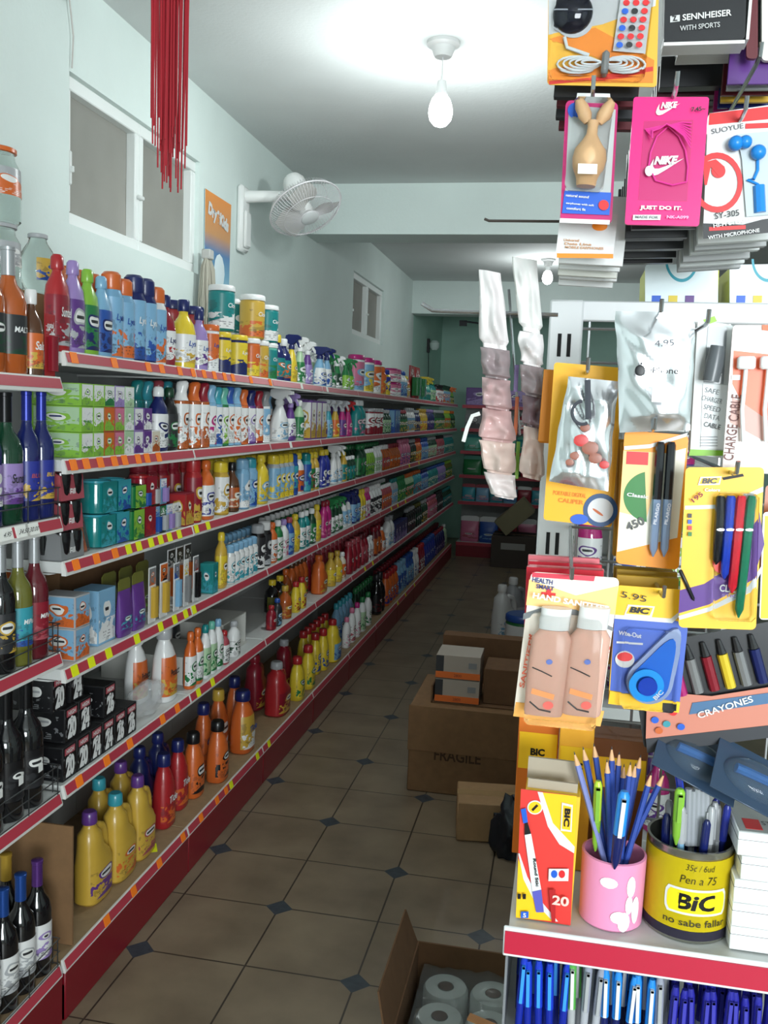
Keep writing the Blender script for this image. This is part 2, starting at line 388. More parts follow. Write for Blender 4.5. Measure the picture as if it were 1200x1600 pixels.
# ================================================================== THE LEFT WALL SHELVING
XF = -1.20                     # front edge of every shelf
TOPS = [1.740, 1.475, 1.22, 0.945, 0.64, 0.165]
WTOPS = [1.675, 1.335, 0.995, 0.63, 0.165]
SHELFMAT = mat((206, 208, 206), 0.45); RAIL = mat((176, 60, 74), 0.35); RAILW = mat((222, 222, 218), 0.35); PLINTH = mat((122, 18, 32), 0.35); DECKB = mat((160, 134, 100), 0.6, noise=0.4)
BACKP = mat((190, 192, 190), 0.6)
def tag_mat(c): return mat(c, 0.6)
TAGC = {'o': (252, 128, 30), 'y': (226, 232, 24), 'w': (238, 238, 232)}
def shelf_unit(y0, y1, tops, label, first=False, tags=(), wine=False):
    r = empty('shelf_unit', (XF, (y0+y1)/2, 0)); tag(r, label, 'shelf', 'shelf units along the left wall')
    O = Vector((XF, (y0+y1)/2, 0)); e = .002; a, b = y0+e, y1-e
    def P(name, bm, m, par=r):
        o = obj(name, bm, m, par); o.location = -O if par is r else (0, 0, 0); return o
    bm = bmesh.new(); bx(bm, XW+.012, XW+.03, a, b, .02, tops[0]-.002); P('back_panel', bm, BACKP)
    bm = bmesh.new(); bx(bm, XW+.03, XF-.004, a, b, 0.0, .10); bx(bm, XF-.03, XF, a, b, 0, tops[-1]-.03, .003); P('plinth', bm, PLINTH)
    rails = {}
    for k, t in enumerate(tops):
        base = (k == len(tops)-1)
        bm = bmesh.new()
        bx(bm, XW+.03, XF-.014, a, b, t-.028 if not base else .10, t, .0015)
        if not base:   # bracket flanges
            for yy in (a+.001, b-.005):
                prism(bm, [(XW+.03, t-.03), (XF-.03, t-.03), (XF-.05, t-.034), (XW+.03, t-.036)], yy, yy+.004)
        P('shelf_board', bm, DECKB if base else SHELFMAT)
        bm = bmesh.new()
        prism(bm, [(XF-.0135, t+.002), (XF-.009, t+.003), (XF, t-.028), (XF-.001, t-.034), (XF-.0135, t-.034)], a, b)
        rail = P('price_rail', bm, RAILW)
        bm = bmesh.new()   # tilted insert strip
        prism(bm, [(XF-.0075, t-.0015), (XF-.0062, t-.0011), (XF+.0014, t-.0245), (XF, t-.0249)], a+.006, b-.006)
        P('rail_strip', bm, RAIL, rail); rails[k] = rail
    for k, px, c in tags:
        t = tops[k]; yy = y_of(px, XF, t-.015)
        if not (y0 <= yy < y1): continue
        w = .016 if not wine else .026
        bm = bmesh.new(); prism(bm, [(XF-.0060, t+.001), (XF-.0048, t+.0014), (XF+.0028, t-.0255), (XF+.0015, t-.0259)], max(yy-w, a), min(yy+w, b))
        o = P('price_tag', bm, tag_mat(TAGC[c]), rails[k])
        if wine: text(random.choice(['9.95', '34.50', '4.95', '30.00', '19.95']), .012, mat('charcoal', .8), o, (XF+.003, yy, t-.012), rot=(0, .30, 0), face='+x')
    if wine:  # wire bottle guards
        for k in (1, 2, 3, 4):
            t = tops[k]; bm = bmesh.new(); xx = XF-.003-.0035
            for zz in (t+.005, t+.04, t+.075): tube(bm, [(xx, b-.004, zz), (xx, a+.004, zz)], .0016, 5)
            n = 6
            for i in range(n+1):
                yy = a+.01 + (b-a-.024)*i/n; tube(bm, [(xx, yy, t), (xx, yy, t+.077)], .0016, 5)
            P('wire_guard', bm, mat((120, 124, 126), .3, .9)); bm = bmesh.new()
            for zz in (t+.005, t+.04, t+.075): tube(bm, [(xx-.35, b-.004, zz), (xx-.004, b-.004, zz)], .0016, 5)
            for i in range(4): tube(bm, [(xx-.08*i-.02, b-.004, t), (xx-.08*i-.02, b-.004, t+.077)], .0016, 5)
            P('end_guard', bm, mat((120, 124, 126), .3, .9))
    return r
TAGS = []
for k, c, pxs in ((0, 'o', (117, 180, 233, 254, 282, 303, 320, 336, 352, 365, 393, 423)), (0, 'w', (472, 512)),
                  (1, 'o', (116, 136, 158, 180, 196, 217, 231, 249)), (1, 'w', (455,)),
                  (2, 'o', (120, 152, 181)), (2, 'y', (202, 218, 237, 252, 266, 281, 308, 326, 640, 655)),
                  (3, 'y', (118, 144, 171, 215, 252, 274, 291, 304, 612, 622, 634)),
                  (4, 'o', (125, 168, 204, 255, 278)), (4, 'y', (311, 333, 571, 583)),
                  (5, 'o', (168, 210, 250, 287, 315, 340, 354)), (5, 'y', (362, 403, 421, 622, 634, 648))):
    for p in pxs: TAGS.append((k, p, c))
ORD = ['nearest', 'second', 'third', 'fourth', 'fifth', 'sixth', 'seventh', 'eighth', 'ninth', 'tenth', 'last']
shelf_unit(1.27, 2.07, WTOPS, 'bottle shelf unit with wire guards at the left edge, holding wine and liquor', wine=True,
           tags=[(1, p, 'w') for p in (10, 36, 52)])
WHAT = ['black numbered boxes and yellow laundry jugs', 'orange laundry jugs', 'red jug and yellow detergent jugs', 'white bottles with pink caps', 'dark cola-like bottles', 'stacked pink-lidded tubs on top',
        'red display cards on top', 'the second wall window above it', 'the second beam ahead of it', 'small toilet blocks and sprays on top', 'the far corner with the back wall']
for i in range(10):
    y0 = 2.08+.81*i; y1 = min(y0+.81, 10.40) if i < 9 else 10.40
    shelf_unit(y0, y1, TOPS, 'red and white wall shelf unit, %s' % (('%s one, with %s' % (ORD[i], WHAT[i])) if i else 'beside bottle shelves, with black boxes and yellow jugs'), tags=TAGS)

# ------------------------------------------------------------------ product kinds.  front faces +X, width along Y
KW = {}
_k = {}
def kmesh(key, fn):
    if key not in _k: _k[key] = fn()
    return _k[key]
def L_(rings, seg=18):
    bm = bmesh.new(); loft(bm, rings, seg); return to_mesh(bm, 'body')
A0, A1 = math.radians(-105), math.radians(95)
KINDS = {}
def kind(name, word, plural, cat, w, d, h, parts): KINDS[name] = dict(word=word, plural=plural, cat=cat, w=w, d=d, h=h, parts=parts)
# parts: list of (part name, mesh factory, colour slot, finish)
def label_of(rings, z0, z1, a0=A0, a1=A1, seg=12):
    def ring(z):
        for p, q in zip(rings, rings[1:]):
            if p[0] <= z <= q[0]:
                f = (z-p[0])/max(q[0]-p[0], 1e-6); return tuple([z] + [p[i]*(1-f)+q[i]*f for i in range(1, 6)])
        return rings[-1]
    zs = sorted({z0, z1} | {r[0] for r in rings if z0 < r[0] < z1})
    return lambda: patch([ring(z) for z in zs], a0, a1, seg=seg)
can_r = [R(0, .030), R(.004, .033), R(.168, .033), R(.182, .027), R(.186, .0265)]
kind('can', 'aerosol can', 'aerosol cans', 'can', .066, .066, .235, [
    ('body', lambda: L_(can_r, 20), 'body', 'metal'), ('cap', lambda: L_([R(.1862, .0262), R(.19, .0275), R(.226, .0265), R(.234, .019), R(.235, .012)], 18), 'cap', 'plastic'),
    ('label', label_of(can_r, .008, .166), 'label', None)])
bot_r = [R(0, .022, .031, n=2.6), R(.006, .025, .035, n=2.6), R(.12, .025, .035, n=2.6), R(.15, .023, .030, n=2.4), R(.17, .016, .018), R(.18, .012), R(.19, .012)]
kind('bottle', 'bottle', 'bottles', 'bottle', .070, .050, .22, [
    ('body', lambda: L_(bot_r), 'body', 'plastic'), ('cap', lambda: L_([R(.186, .0145), R(.19, .016), R(.214, .015), R(.22, .010)], 14), 'cap', 'plastic'),
    ('label', label_of(bot_r, .014, .128), 'label', None)])
rnd_r = [R(0, .029), R(.005, .034), R(.115, .034), R(.145, .029), R(.168, .016), R(.178, .0125), R(.19, .0125)]
kind('round', 'round bottle', 'round bottles', 'bottle', .068, .068, .225, [
    ('body', lambda: L_(rnd_r), 'body', 'gloss'), ('cap', lambda: L_([R(.187, .0155), R(.19, .0165), R(.22, .0165), R(.225, .014)], 14), 'cap', 'plastic'),
    ('label', label_of(rnd_r, .02, .112), 'label', None)])
swan_r = [R(0, .024), R(.004, .029), R(.05, .027), R(.09, .024), R(.13, .028), R(.16, .026)]
kind('swan', 'waisted spray bottle', 'waisted spray bottles', 'spray', .058, .058, .225, [
    ('body', lambda: L_(swan_r, 18), 'body', 'gloss'),
    ('cap', lambda: L_([R(.161, .025), R(.175, .020), R(.19, .017, cx=.002), R(.208, .021, .018, cx=.004), R(.22, .020, .014, cx=.006), R(.225, .012, .008, cx=.008)], 16), 'cap', 'plastic'),
    ('label', label_of(swan_r, .012, .15), 'label', None)])
def trigger():
    bm = bmesh.new(); loft(bm, [R(.186, .0145), R(.205, .0145), R(.214, .010)], 14)
    prism(bm, [(-.030, .232), (-.026, .262), (-.012, .268), (.030, .266), (.044, .256), (.044, .240), (.026, .236), (.012, .214), (-.010, .214)], -.011, .011)
    prism(bm, [(.016, .238), (.028, .238), (.038, .214), (.040, .196), (.035, .195), (.028, .212)], -.007, .007)
    return to_mesh(bm, 'trigger')
spr_r = [R(0, .024, .038, n=2.5), R(.006, .027, .041, n=2.5), R(.08, .027, .041, n=2.5), R(.12, .023, .031, n=2.3), R(.155, .018, .022), R(.178, .012), R(.19, .012)]
kind('spray', 'trigger spray bottle', 'trigger spray bottles', 'spray bottle', .084, .07, .268, [
    ('body', lambda: L_(spr_r, 20), 'body', 'plastic'), ('trigger', trigger, 'cap', 'plastic'), ('label', label_of(spr_r, .012, .125), 'label', None)])
tub_r = [R(0, .042), R(.004, .045), R(.17, .045), R(.178, .043)]
kind('tub', 'wipes tub', 'wipes tubs', 'tub', .094, .094, .205, [
    ('body', lambda: L_(tub_r, 24), 'body', 'plastic'), ('lid', lambda: L_([R(.1785, .046), R(.182, .047), R(.200, .046), R(.205, .042)], 24), 'cap', 'plastic'),
    ('label', label_of(tub_r, .01, .166, math.radians(-150), math.radians(150), 20), 'label', None)])
def jug():
    bm = bmesh.new()
    loft(bm, [R(0, .036, .062, n=3), R(.008, .042, .070, n=3), R(.11, .043, .070, n=3), R(.135, .040, .062, cy=-.006, n=2.7), R(.16, .036, .046, cy=-.020, n=2.5),
              R(.20, .034, .038, cy=-.026, n=2.3), R(.218, .022, .024, cy=-.026), R(.226, .019, .019, cy=-.026), R(.236, .019, .019, cy=-.026)], 22)
    tube(bm, [(0, .000, .196), (0, .020, .203), (0, .042, .195), (0, .056, .172), (0, .060, .145), (0, .056, .118)], [.012, .015, .0155, .0155, .016, .017], 10)
    return to_mesh(bm, 'body')
def jug_cap():
    bm = bmesh.new(); loft(bm, [R(.231, .022, cy=-.026), R(.235, .024, cy=-.026), R(.262, .0225, cy=-.026), R(.267, .018, cy=-.026)], 18)
    return to_mesh(bm, 'cap')
jug_r = [R(0, .036, .062, n=3), R(.008, .042, .070, n=3), R(.11, .043, .070, n=3), R(.135, .040, .062, cy=-.006, n=2.7)]
kind('jug', 'detergent jug', 'detergent jugs', 'jug', .142, .088, .267, [
    ('body', jug, 'body', 'plastic'), ('cap', jug_cap, 'cap', 'plastic'), ('label', label_of(jug_r, .018, .118, math.radians(-62), math.radians(62)), 'label', None)])
det_r = [R(0, .030, .040, n=2.8), R(.006, .034, .045, n=2.8), R(.08, .034, .046, n=2.8), R(.14, .031, .040, n=2.5), R(.175, .026, .028, cy=-.004), R(.192, .019, cy=-.006), R(.204, .019, cy=-.006)]
kind('flask', 'detergent bottle', 'detergent bottles', 'bottle', .094, .07, .24, [
    ('body', lambda: L_(det_r, 20), 'body', 'plastic'), ('cap', lambda: L_([R(.200, .023, cy=-.006), R(.203, .0245, cy=-.006), R(.234, .023, cy=-.006), R(.24, .019, cy=-.006)], 18), 'cap', 'plastic'),
    ('label', label_of(det_r, .02, .145, math.radians(-80), math.radians(80)), 'label', None)])
def carton():
    bm = bmesh.new(); bx(bm, -.05, .05, -.04, .04, 0, .07, .0008); return to_mesh(bm, 'carton')
def face_x(y0, y1, z0, z1, x): return lambda: quad_mesh([(x, y0, z0), (x, y1, z0), (x, y1, z1), (x, y0, z1)], 'front_print', .0004)
def face_y(x0, x1, z0, z1, y): return lambda: quad_mesh([(x0, y, z0), (x1, y, z0), (x1, y, z1), (x0, y, z1)], 'side_print', .0004)
kind('box', 'carton', 'cartons', 'box', .08, .10, .07, [('carton', carton, 'body', 'card'), ('front_print', face_x(-.037, .037, .003, .067, .0501), 'label', None),
     ('side_print', face_y(-.046, .046, .003, .067, -.0401), 'label2', None)])
def blister():
    bm = bmesh.new(); bx(bm, -.003, .0, -.03, .03, 0, .2, .0006); return to_mesh(bm, 'card')
def bubble():
    bm = bmesh.new(); loft(bm, [R(0, .010, .020, n=4), R(.11, .010, .020, n=4)], 16); bmesh.ops.translate(bm, verts=bm.verts, vec=(.0105, 0, .02)); return to_mesh(bm, 'bubble')
kind('pack', 'blister pack', 'blister packs', 'pack', .060, .025, .20, [('card', blister, 'body', 'card'), ('bubble', bubble, 'cap', 'gloss'), ('card_print', face_x(-.027, .027, .135, .195, .0003), 'label', None)])
def pouch():
    bm = bmesh.new(); loft(bm, [R(0, .012, .042, n=3), R(.02, .018, .045, n=3), R(.08, .018, .044, n=2.6), R(.13, .009, .043, n=3), R(.15, .002, .043, n=5)], 22); return to_mesh(bm, 'bag')
def pouch_top():
    bm = bmesh.new(); loft(bm, [R(.1505, .002, .044, n=6), R(.178, .002, .044, n=6), R(.188, .002, .030, n=6)], 22); return to_mesh(bm, 'header')
kind('pouch', 'soft refill pouch', 'soft refill pouches', 'pouch', .088, .037, .188, [('bag', pouch, 'body', 'plastic'), ('header', pouch_top, 'cap', 'card'),
     ('label', label_of([R(.02, .018, .045, n=3), R(.08, .018, .044, n=2.6)], .025, .08, math.radians(-60), math.radians(60)), 'label', None)])
can2 = [R(0, .036), R(.003, .040), R(.08, .041), R(.085, .040)]
kind('candle', 'glass candle jar', 'glass candle jars', 'candle', .083, .083, .092, [('jar', lambda: L_(can2, 22), 'body', 'gloss'),
     ('rim', lambda: L_([R(.0855, .039), R(.092, .039), R(.092, .035), R(.088, .034)], 22), 'cap', 'gloss'), ('card_sleeve', face_x(-.040, .040, .004, .090, .0415), 'label', None)])
wine_r = [R(0, .034), R(.004, .037), R(.175, .037), R(.20, .031), R(.22, .018), R(.235, .0145), R(.24, .014)]
kind('wine', 'wine bottle', 'wine bottles', 'wine bottle', .074, .074, .31, [('glass', lambda: L_(wine_r, 24), 'body', 'gloss'),
     ('foil', lambda: L_([R(.2405, .0146), R(.30, .0142), R(.301, .0156), R(.309, .0156), R(.31, .014)], 16), 'cap', 'foil'), ('label', label_of(wine_r, .05, .145, math.radians(-110), math.radians(70), 18), 'label', None)])
CATWORD = {'spray': 'trigger', 'tub': 'lid', 'candle': 'rim', 'pack': 'bubble', 'pouch': 'header', 'wine': 'foil'}
FIN = dict(plastic=lambda c: mat(c, .32, coat=.2), gloss=lambda c: mat(c, .10, coat=.5), metal=lambda c: mat(c, .25, .25, coat=.3), card=lambda c: mat(c, .55), foil=lambda c: mat(c, .3, .5))
NAMEOBJ = dict(can='aerosol_can', bottle='plastic_bottle', round='round_bottle', swan='air_freshener', spray='spray_bottle', tub='wipes_tub', jug='detergent_jug', flask='detergent_bottle',
               box='carton_box', pack='blister_pack', pouch='refill_pouch', candle='candle_jar', wine='wine_bottle')
REG = []     # (root, dict) for label writing at the end
def cn(c): return NAMES.get(c, c)
def product(k, body, cap, ground, accent, x, y, z, w=None, h=None, d=None, rz=0.0, place='', txt=None, tcol='white', ink='charcoal', special=None, dz=0, seq=0, label2=None, band=None, txth=None):
    K = KINDS[k]; w = w or K['w']; h = h or K['h']; d = d or K['d']*(w/K['w'])
    r = empty(NAMEOBJ[k], (x, y, z)); r.scale = (d/K['d'], w/K['w'], h/K['h']); r.rotation_euler = (0, 0, rz)
    bandv = band if band is not None else {'can': .12, 'tub': .25, 'box': .30, 'bottle': 0.0}.get(k, 0.06)
    for pn, fn, slot, fin in K['parts']:
        me = kmesh((k, pn), fn)
        if slot == 'body': m = FIN[fin](body)
        elif slot == 'cap': m = FIN[fin](cap)
        elif slot == 'label2': m = lab(label2 or ground, accent, ink, .6, .30, .2)
        else: m = lab(ground, accent, ink, .64, .0 if txt else .22, bandv)
        o = obj(pn, me, m, r)
        if slot == 'label' and txt:
            hh = txth or K['h']*.10; wr = {'can': .033, 'round': .034, 'tub': .045, 'wine': .037}.get(k)
            zz = {'can': .11, 'bottle': .09, 'round': .08, 'spray': .085, 'tub': .115, 'jug': .08, 'flask': .095, 'box': .03, 'wine': .11, 'swan': .09, 'pack': .165, 'pouch': .05, 'candle': .05}[k]
            xx = {'can': .0345, 'bottle': .0262, 'round': .0352, 'spray': .0282, 'tub': .0462, 'jug': .044, 'flask': .0355, 'box': .051, 'wine': .0382, 'swan': .0295, 'pack': .0013, 'pouch': .020, 'candle': .043}[k]
            text(txt, hh, mat(tcol, .5), o, (xx, 0, zz), face='+x', wrap=wr, fit=K['w']*.66, bold=.02, shear=.15)
    if special and 'champagne' in special:
        bm = bmesh.new(); bx(bm, .0372, .0378, -.012, .006, .085, .103); obj('barcode_sticker', bm, mat((225, 225, 222), .5), r)
    REG.append((r, dict(k=k, body=body, cap=cap, y=y, z=z, place=place, special=special, ground=ground, accent=accent)))
    return r
SHN = ['top shelf', 'second shelf', 'third shelf', 'fourth shelf', 'fifth shelf', 'bottom shelf']
# spec line:  px|px0-px1  kind  body  cap  ground  accent  [key=value ...]      r = depth row (0 front), e = raised by (stacked)
def row(shelf, spec, tops=TOPS, place=None, xin=.018, ystart=0, yend=10.385):
    z0 = tops[shelf] + .0005; last = {}
    for ln in spec.strip().splitlines():
        f = ln.split('#')[0].split()
        if not f: continue
        px, k, body, cap, ground, accent = f[:6]
        kv = dict(q.split('=') for q in f[6:])
        K = KINDS[k]; w = float(kv.get('w', K['w'])); h = float(kv.get('h', K['h'])); d = float(kv['d']) if 'd' in kv else K['d']*w/K['w']
        rr = float(kv.get('r', 0)); e = float(kv.get('e', 0)); xi = float(kv.get('x', xin))
        x = XF - xi - d/2 - rr*.09; key = (rr, e)
        a = [px] if px[0] == '-' else px.split('-'); ya = y_of(float(a[0]), x, z0+e+.08)
        if len(a) == 2:
            yb = y_of(float(a[1]), x, z0+e+.08); n = max(1, int(round((yb-ya)/(w+.006)))); ys = [ya + w/2 + (yb-ya)*i/n for i in range(n)]
        else: ys = [ya]
        pl = place or SHN[shelf]
        if rr >= 1: pl = 'back row of the ' + pl
        if e > 0: pl = 'upper layer of the ' + pl
        for y in ys:
            if key in last and y - w/2 < last[key] + .003: y = last[key] + .003 + w/2
            if y + w/2 > yend or y - w/2 < ystart: continue
            last[key] = y + w/2
            product(k, body, cap, ground, accent, x, y, z0+e, w, h, d, rz=random.uniform(-.06, .06) if k in ('can', 'round', 'swan', 'tub', 'wine') else 0, place=pl,
                    txt=kv.get('t'), tcol=kv.get('tc', 'white'), special=kv.get('s', '').replace('_', ' ') or None, label2=kv.get('l2'), band=float(kv['band']) if 'band' in kv else None,
                    txth=float(kv['th']) if 'th' in kv else None, ink=kv.get('ink', 'charcoal'))

# ================================================================== WHAT STANDS ON THE SHELVES
row(0, '''
89 bottle red red crimson silver h=.235 t=Suntel tc=white
104 bottle lilac lilac purple silver h=.232
126 bottle lime lime green navy h=.222
142 bottle lightblue lightblue blue navy h=.215
157 can lightblue orange lightblue orange h=.238 t=Lysol tc=blue s=air_freshener_can
174 can lightblue orange lightblue orange h=.228 t=Lysol tc=blue s=air_freshener_can
196 can navy navy lightblue blue h=.25 w=.07 t=Lysol tc=white s=disinfectant_can
215 can navy navy lightblue blue h=.25 w=.07 t=Lysol tc=white s=disinfectant_can
231 can white orange lightblue orange h=.235 t=Lysol tc=blue
251 round crimson navy white red h=.22 t=Lysol tc=navy
286 round yellow navy white gold h=.225 w=.082 t=Lysol tc=blue
310 round lilac navy white purple h=.205 w=.066 t=Lysol tc=blue
328 tub white orange orange white h=.165 w=.066 t=Lysol tc=blue
346 tub navy yellow yellow navy h=.15 w=.072 t=Lysol tc=white
370 tub navy yellow yellow navy h=.155 w=.085 t=Lysol tc=white
392 tub orange white orange yellow h=.155 w=.075 t=Clorox tc=white
406 tub gold white gold orange h=.155 w=.075 t=Clorox tc=white
420 tub mint white teal green h=.155 w=.075 t=Clorox tc=white
432 round navy yellow teal orange h=.20 w=.075
442 round navy white teal orange h=.19 w=.075
455 spray yellow navy yellow gold h=.22
468 spray palegreen white green white h=.22
480 spray purple white lilac white h=.21
499 spray lightblue navy white blue h=.205 w=.11 
510 spray lightblue navy white blue h=.205 w=.09
517 spray darkgreen green green white h=.18
526 spray green white darkgreen white h=.18 w=.095
537-550 spray green green lime white h=.18
''')
row(0, '''
103 can orange orange white orange r=1 h=.24
122 can orange orange white orange r=1 h=.24
136 can orange orange white blue r=1 h=.24
155-185 can white orange lightblue orange r=1 h=.235
202-240 can navy navy lightblue blue r=1 h=.235
268 tub red navy red white r=1 h=.235 w=.09
299 tub red navy red white r=1 h=.235 w=.09
344 tub mint white teal white r=1 h=.155 w=.10
371 tub mint white teal white r=1 h=.155 w=.10
395-420 tub gold white gold orange r=1 h=.155 w=.10
427-528 spray palegreen white green white r=1 h=.19
''')
row(0, '''
346 tub teal white teal white r=0 e=.156 h=.165 w=.10 t=Clorox tc=white
363 tub teal white teal white r=1.25 e=.156 h=.165 w=.10
394 tub gold white gold orange r=0 e=.156 h=.175 w=.105 t=Clorox tc=white
417 tub teal white teal white r=0 e=.156 h=.155 w=.10 t=Clorox tc=white
''')
# far half of the top shelf: tubs with pink lids, display cards, small sprays
row(0, '''
556 tub white magenta pink lightblue h=.22 w=.17 d=.10
572 tub white magenta lightblue yellow h=.22 w=.16 d=.10
584 tub cream magenta orange white h=.22 w=.13 d=.10
592 can orange orange orange gold h=.19 w=.10
599 can yellow royal royal yellow h=.18 w=.10
606-615 tub pink magenta pink white h=.10 w=.13
606-615 tub pink magenta pink white h=.10 w=.13 e=.101
619-628 bottle white blue lightblue blue h=.20 w=.12
630-636 bottle orange yellow gold white h=.17 w=.12
640-656 pack red green red white h=.27 w=.22
660-668 spray mint yellow teal green h=.21 w=.11
669-676 bottle teal green palegreen green h=.18 w=.12
678-687 swan rose black white red h=.17 w=.10
688-698 swan palegreen darkgreen lightblue orange h=.18 w=.10
699-708 spray lime orange green yellow h=.18 w=.11
''')
# second shelf
row(1, '''
88-105 box lime white white lime w=.060 h=.066 d=.14 l2=palegreen ink=navy s=refill_carton t=fresh tc=green
118 box lime white white lime w=.056 h=.066 l2=palegreen ink=navy s=refill_carton
138 box amber white orange lime w=.056 h=.066 s=refill_carton
158 box rose white pink lime w=.056 h=.066 s=refill_carton
174 box palegreen white palegreen white w=.056 h=.066 s=refill_carton
192 box lilac white white purple w=.056 h=.066 s=refill_carton
209 box purple white purple white w=.056 h=.066 s=refill_carton
226 box white white cream amber w=.056 h=.066 s=refill_carton
246 bottle navy white white navy h=.20 w=.075
262 bottle black darkgreen charcoal green h=.20
282 swan amber white white amber h=.225
301 swan amber orange white orange h=.225
315 swan amber crimson white amber h=.225
326 swan lightblue lightblue white magenta h=.22
335 swan lightblue turquoise white blue h=.215
345 swan green mint white lime h=.215
355 swan lightblue blue white orange h=.22
366 swan lightblue lightblue white orange h=.22
377 swan orange orange white amber h=.215
389 swan purple navy white lilac h=.215
401 swan crimson crimson white orange h=.215
412 swan white grey lightblue white h=.215
436 spray white white white lightblue h=.235 w=.12
453 spray purple lilac white purple h=.22
463-473 bottle palegreen white green white h=.19
474-499 box purple white white gold w=.09 h=.19 d=.08
502 spray purple silver purple gold h=.205
512 spray turquoise silver lightblue teal h=.205
523 spray gold silver orange yellow h=.205
534 spray magenta silver purple magenta h=.205
543 spray magenta red magenta pink h=.205
553-563 bottle teal white teal pink h=.215 w=.10
573-590 tub crimson silver white crimson h=.17 w=.09
591-603 bottle darkgreen silver palegreen green h=.165 w=.09
604-612 box blue white lightblue blue w=.1 h=.17
613-626 bottle darkgreen rose green gold h=.17 w=.09
627-640 bottle white silver lightblue gold h=.19 w=.09
641-650 bottle navy silver navy gold h=.175 w=.09
651-662 bottle gold gold yellow orange h=.19 w=.10
663-674 bottle navy lilac navy purple h=.19 w=.10
675-690 bottle darkgreen silver green gold h=.19 w=.10
691-700 bottle lime yellow orange lime h=.19 w=.10
701-712 bottle green orange darkgreen lime h=.19 w=.10
''')
row(1, '''
88-105 box lime white white lime w=.060 h=.066 d=.14 l2=palegreen ink=navy e=.067 s=refill_carton t=fresh tc=green
118 box lime white white lime w=.056 h=.066 e=.067 s=refill_carton
138 box amber white orange lime w=.056 h=.066 e=.067 s=refill_carton
158 box rose white pink lime w=.056 h=.066 e=.067 s=refill_carton
174 box palegreen white palegreen white w=.056 h=.066 e=.067 s=refill_carton
192 box lilac white white purple w=.056 h=.066 e=.067 s=refill_carton
209 box purple white purple white w=.056 h=.066 e=.067 s=refill_carton
88-105 box lime white white lime w=.060 h=.058 d=.14 l2=palegreen ink=navy e=.134 s=refill_carton
118 box lime white white lime w=.056 h=.058 e=.134 s=refill_carton
138 box lime white white green w=.056 h=.058 e=.134 s=refill_carton
158 box lilac white white lilac w=.056 h=.058 e=.134 s=refill_carton
174 box palegreen white white palegreen w=.056 h=.058 e=.134 s=refill_carton
212 swan teal teal teal white r=1.3 h=.22
228 swan turquoise turquoise turquoise white r=1.3 h=.22
244 swan rose rose rose white r=1.3 h=.225
258 swan turquoise turquoise turquoise white r=1.3 h=.225
275-420 swan lightblue lightblue white orange r=1 h=.215
440-560 bottle purple lilac white purple r=1 h=.20
''')
# third shelf
row(2, '''
148 candle teal turquoise teal turquoise w=.085 x=.03 s=candle
172 candle teal turquoise turquoise blue w=.08 x=.03 s=candle
191 candle green darkgreen lime green w=.07 s=candle
208 candle crimson red crimson red w=.075 s=candle
225 pack lightblue blue lightblue blue w=.045 h=.085
240 pack darkgreen silver green white w=.045 h=.085
255 pack lightblue lilac white lilac w=.045 h=.085
268 pack cream silver white grey w=.045 h=.085
284 box crimson red red gold w=.07 h=.11 d=.06
301 can red red crimson gold h=.22 w=.064
321 bottle orange orange white royal h=.21 w=.078
344 can gold yellow white gold h=.20 w=.066
362 round brown black amber cream h=.19 w=.06
378 can lightblue lightblue lightblue white h=.20 w=.062
390 can lightblue turquoise lightblue blue h=.20 w=.062
407 bottle yellow yellow yellow lightblue h=.205 w=.085
423-452 can silver yellow lightblue yellow h=.20 w=.066
453 can blue blue turquoise blue h=.195 w=.06
465 bottle white yellow orange royal h=.195 w=.08
477 can turquoise teal blue turquoise h=.19 w=.06
484 bottle gold yellow green red h=.19
491 bottle gold yellow white green h=.19
499-510 bottle royal yellow royal white h=.195 w=.075
517-530 spray white white white lightblue h=.21 w=.09
533 bottle gold yellow teal gold h=.17
539-553 bottle darkgreen white teal green h=.14 w=.06
556-567 bottle darkgreen green green darkgreen h=.20 w=.09
568-582 bottle lime white lime green h=.165 w=.06
583-592 bottle white white palegreen white h=.175 w=.07
593-604 round amber white rose amber h=.175 w=.07
605-620 round amber crimson orange amber h=.175 w=.07
621-636 bottle pink pink pink purple h=.20 w=.10
637-645 bottle black silver darkgreen gold h=.19 w=.09
646-654 bottle orange red orange yellow h=.19 w=.09
655-664 bottle blue blue lightblue blue h=.19 w=.09
665-678 bottle darkgreen silver palegreen rose h=.19 w=.10
679-690 bottle rose black rose silver h=.19 w=.10
691-704 bottle teal silver teal palegreen h=.19 w=.10
705-713 bottle olive lime yellow lime h=.19 w=.10
''')
row(2, '''
150 candle teal turquoise teal turquoise w=.085 x=.03 e=.093 s=candle
175 candle teal turquoise turquoise blue w=.08 x=.03 e=.093 s=candle
193 candle green darkgreen lime green w=.07 e=.093 h=.07 s=candle
209 candle crimson red crimson red w=.075 e=.093 s=candle
228 pack lightblue blue lightblue blue w=.045 h=.07 e=.09
242 pack darkgreen silver green white w=.045 h=.08 e=.09
256 pack lightblue lilac white lilac w=.045 h=.08 e=.09
215 can crimson crimson red crimson r=1.2 h=.225
233 can crimson crimson red crimson r=1.2 h=.225
250 can crimson crimson red crimson r=1.2 h=.225
268 can crimson crimson crimson gold r=1.2 h=.225
285 can red red crimson gold r=1.2 h=.225
320-420 can gold yellow white gold r=1 h=.20
425-500 can silver yellow lightblue yellow r=1 h=.20
510-590 bottle darkgreen green green darkgreen r=1 h=.19
''')
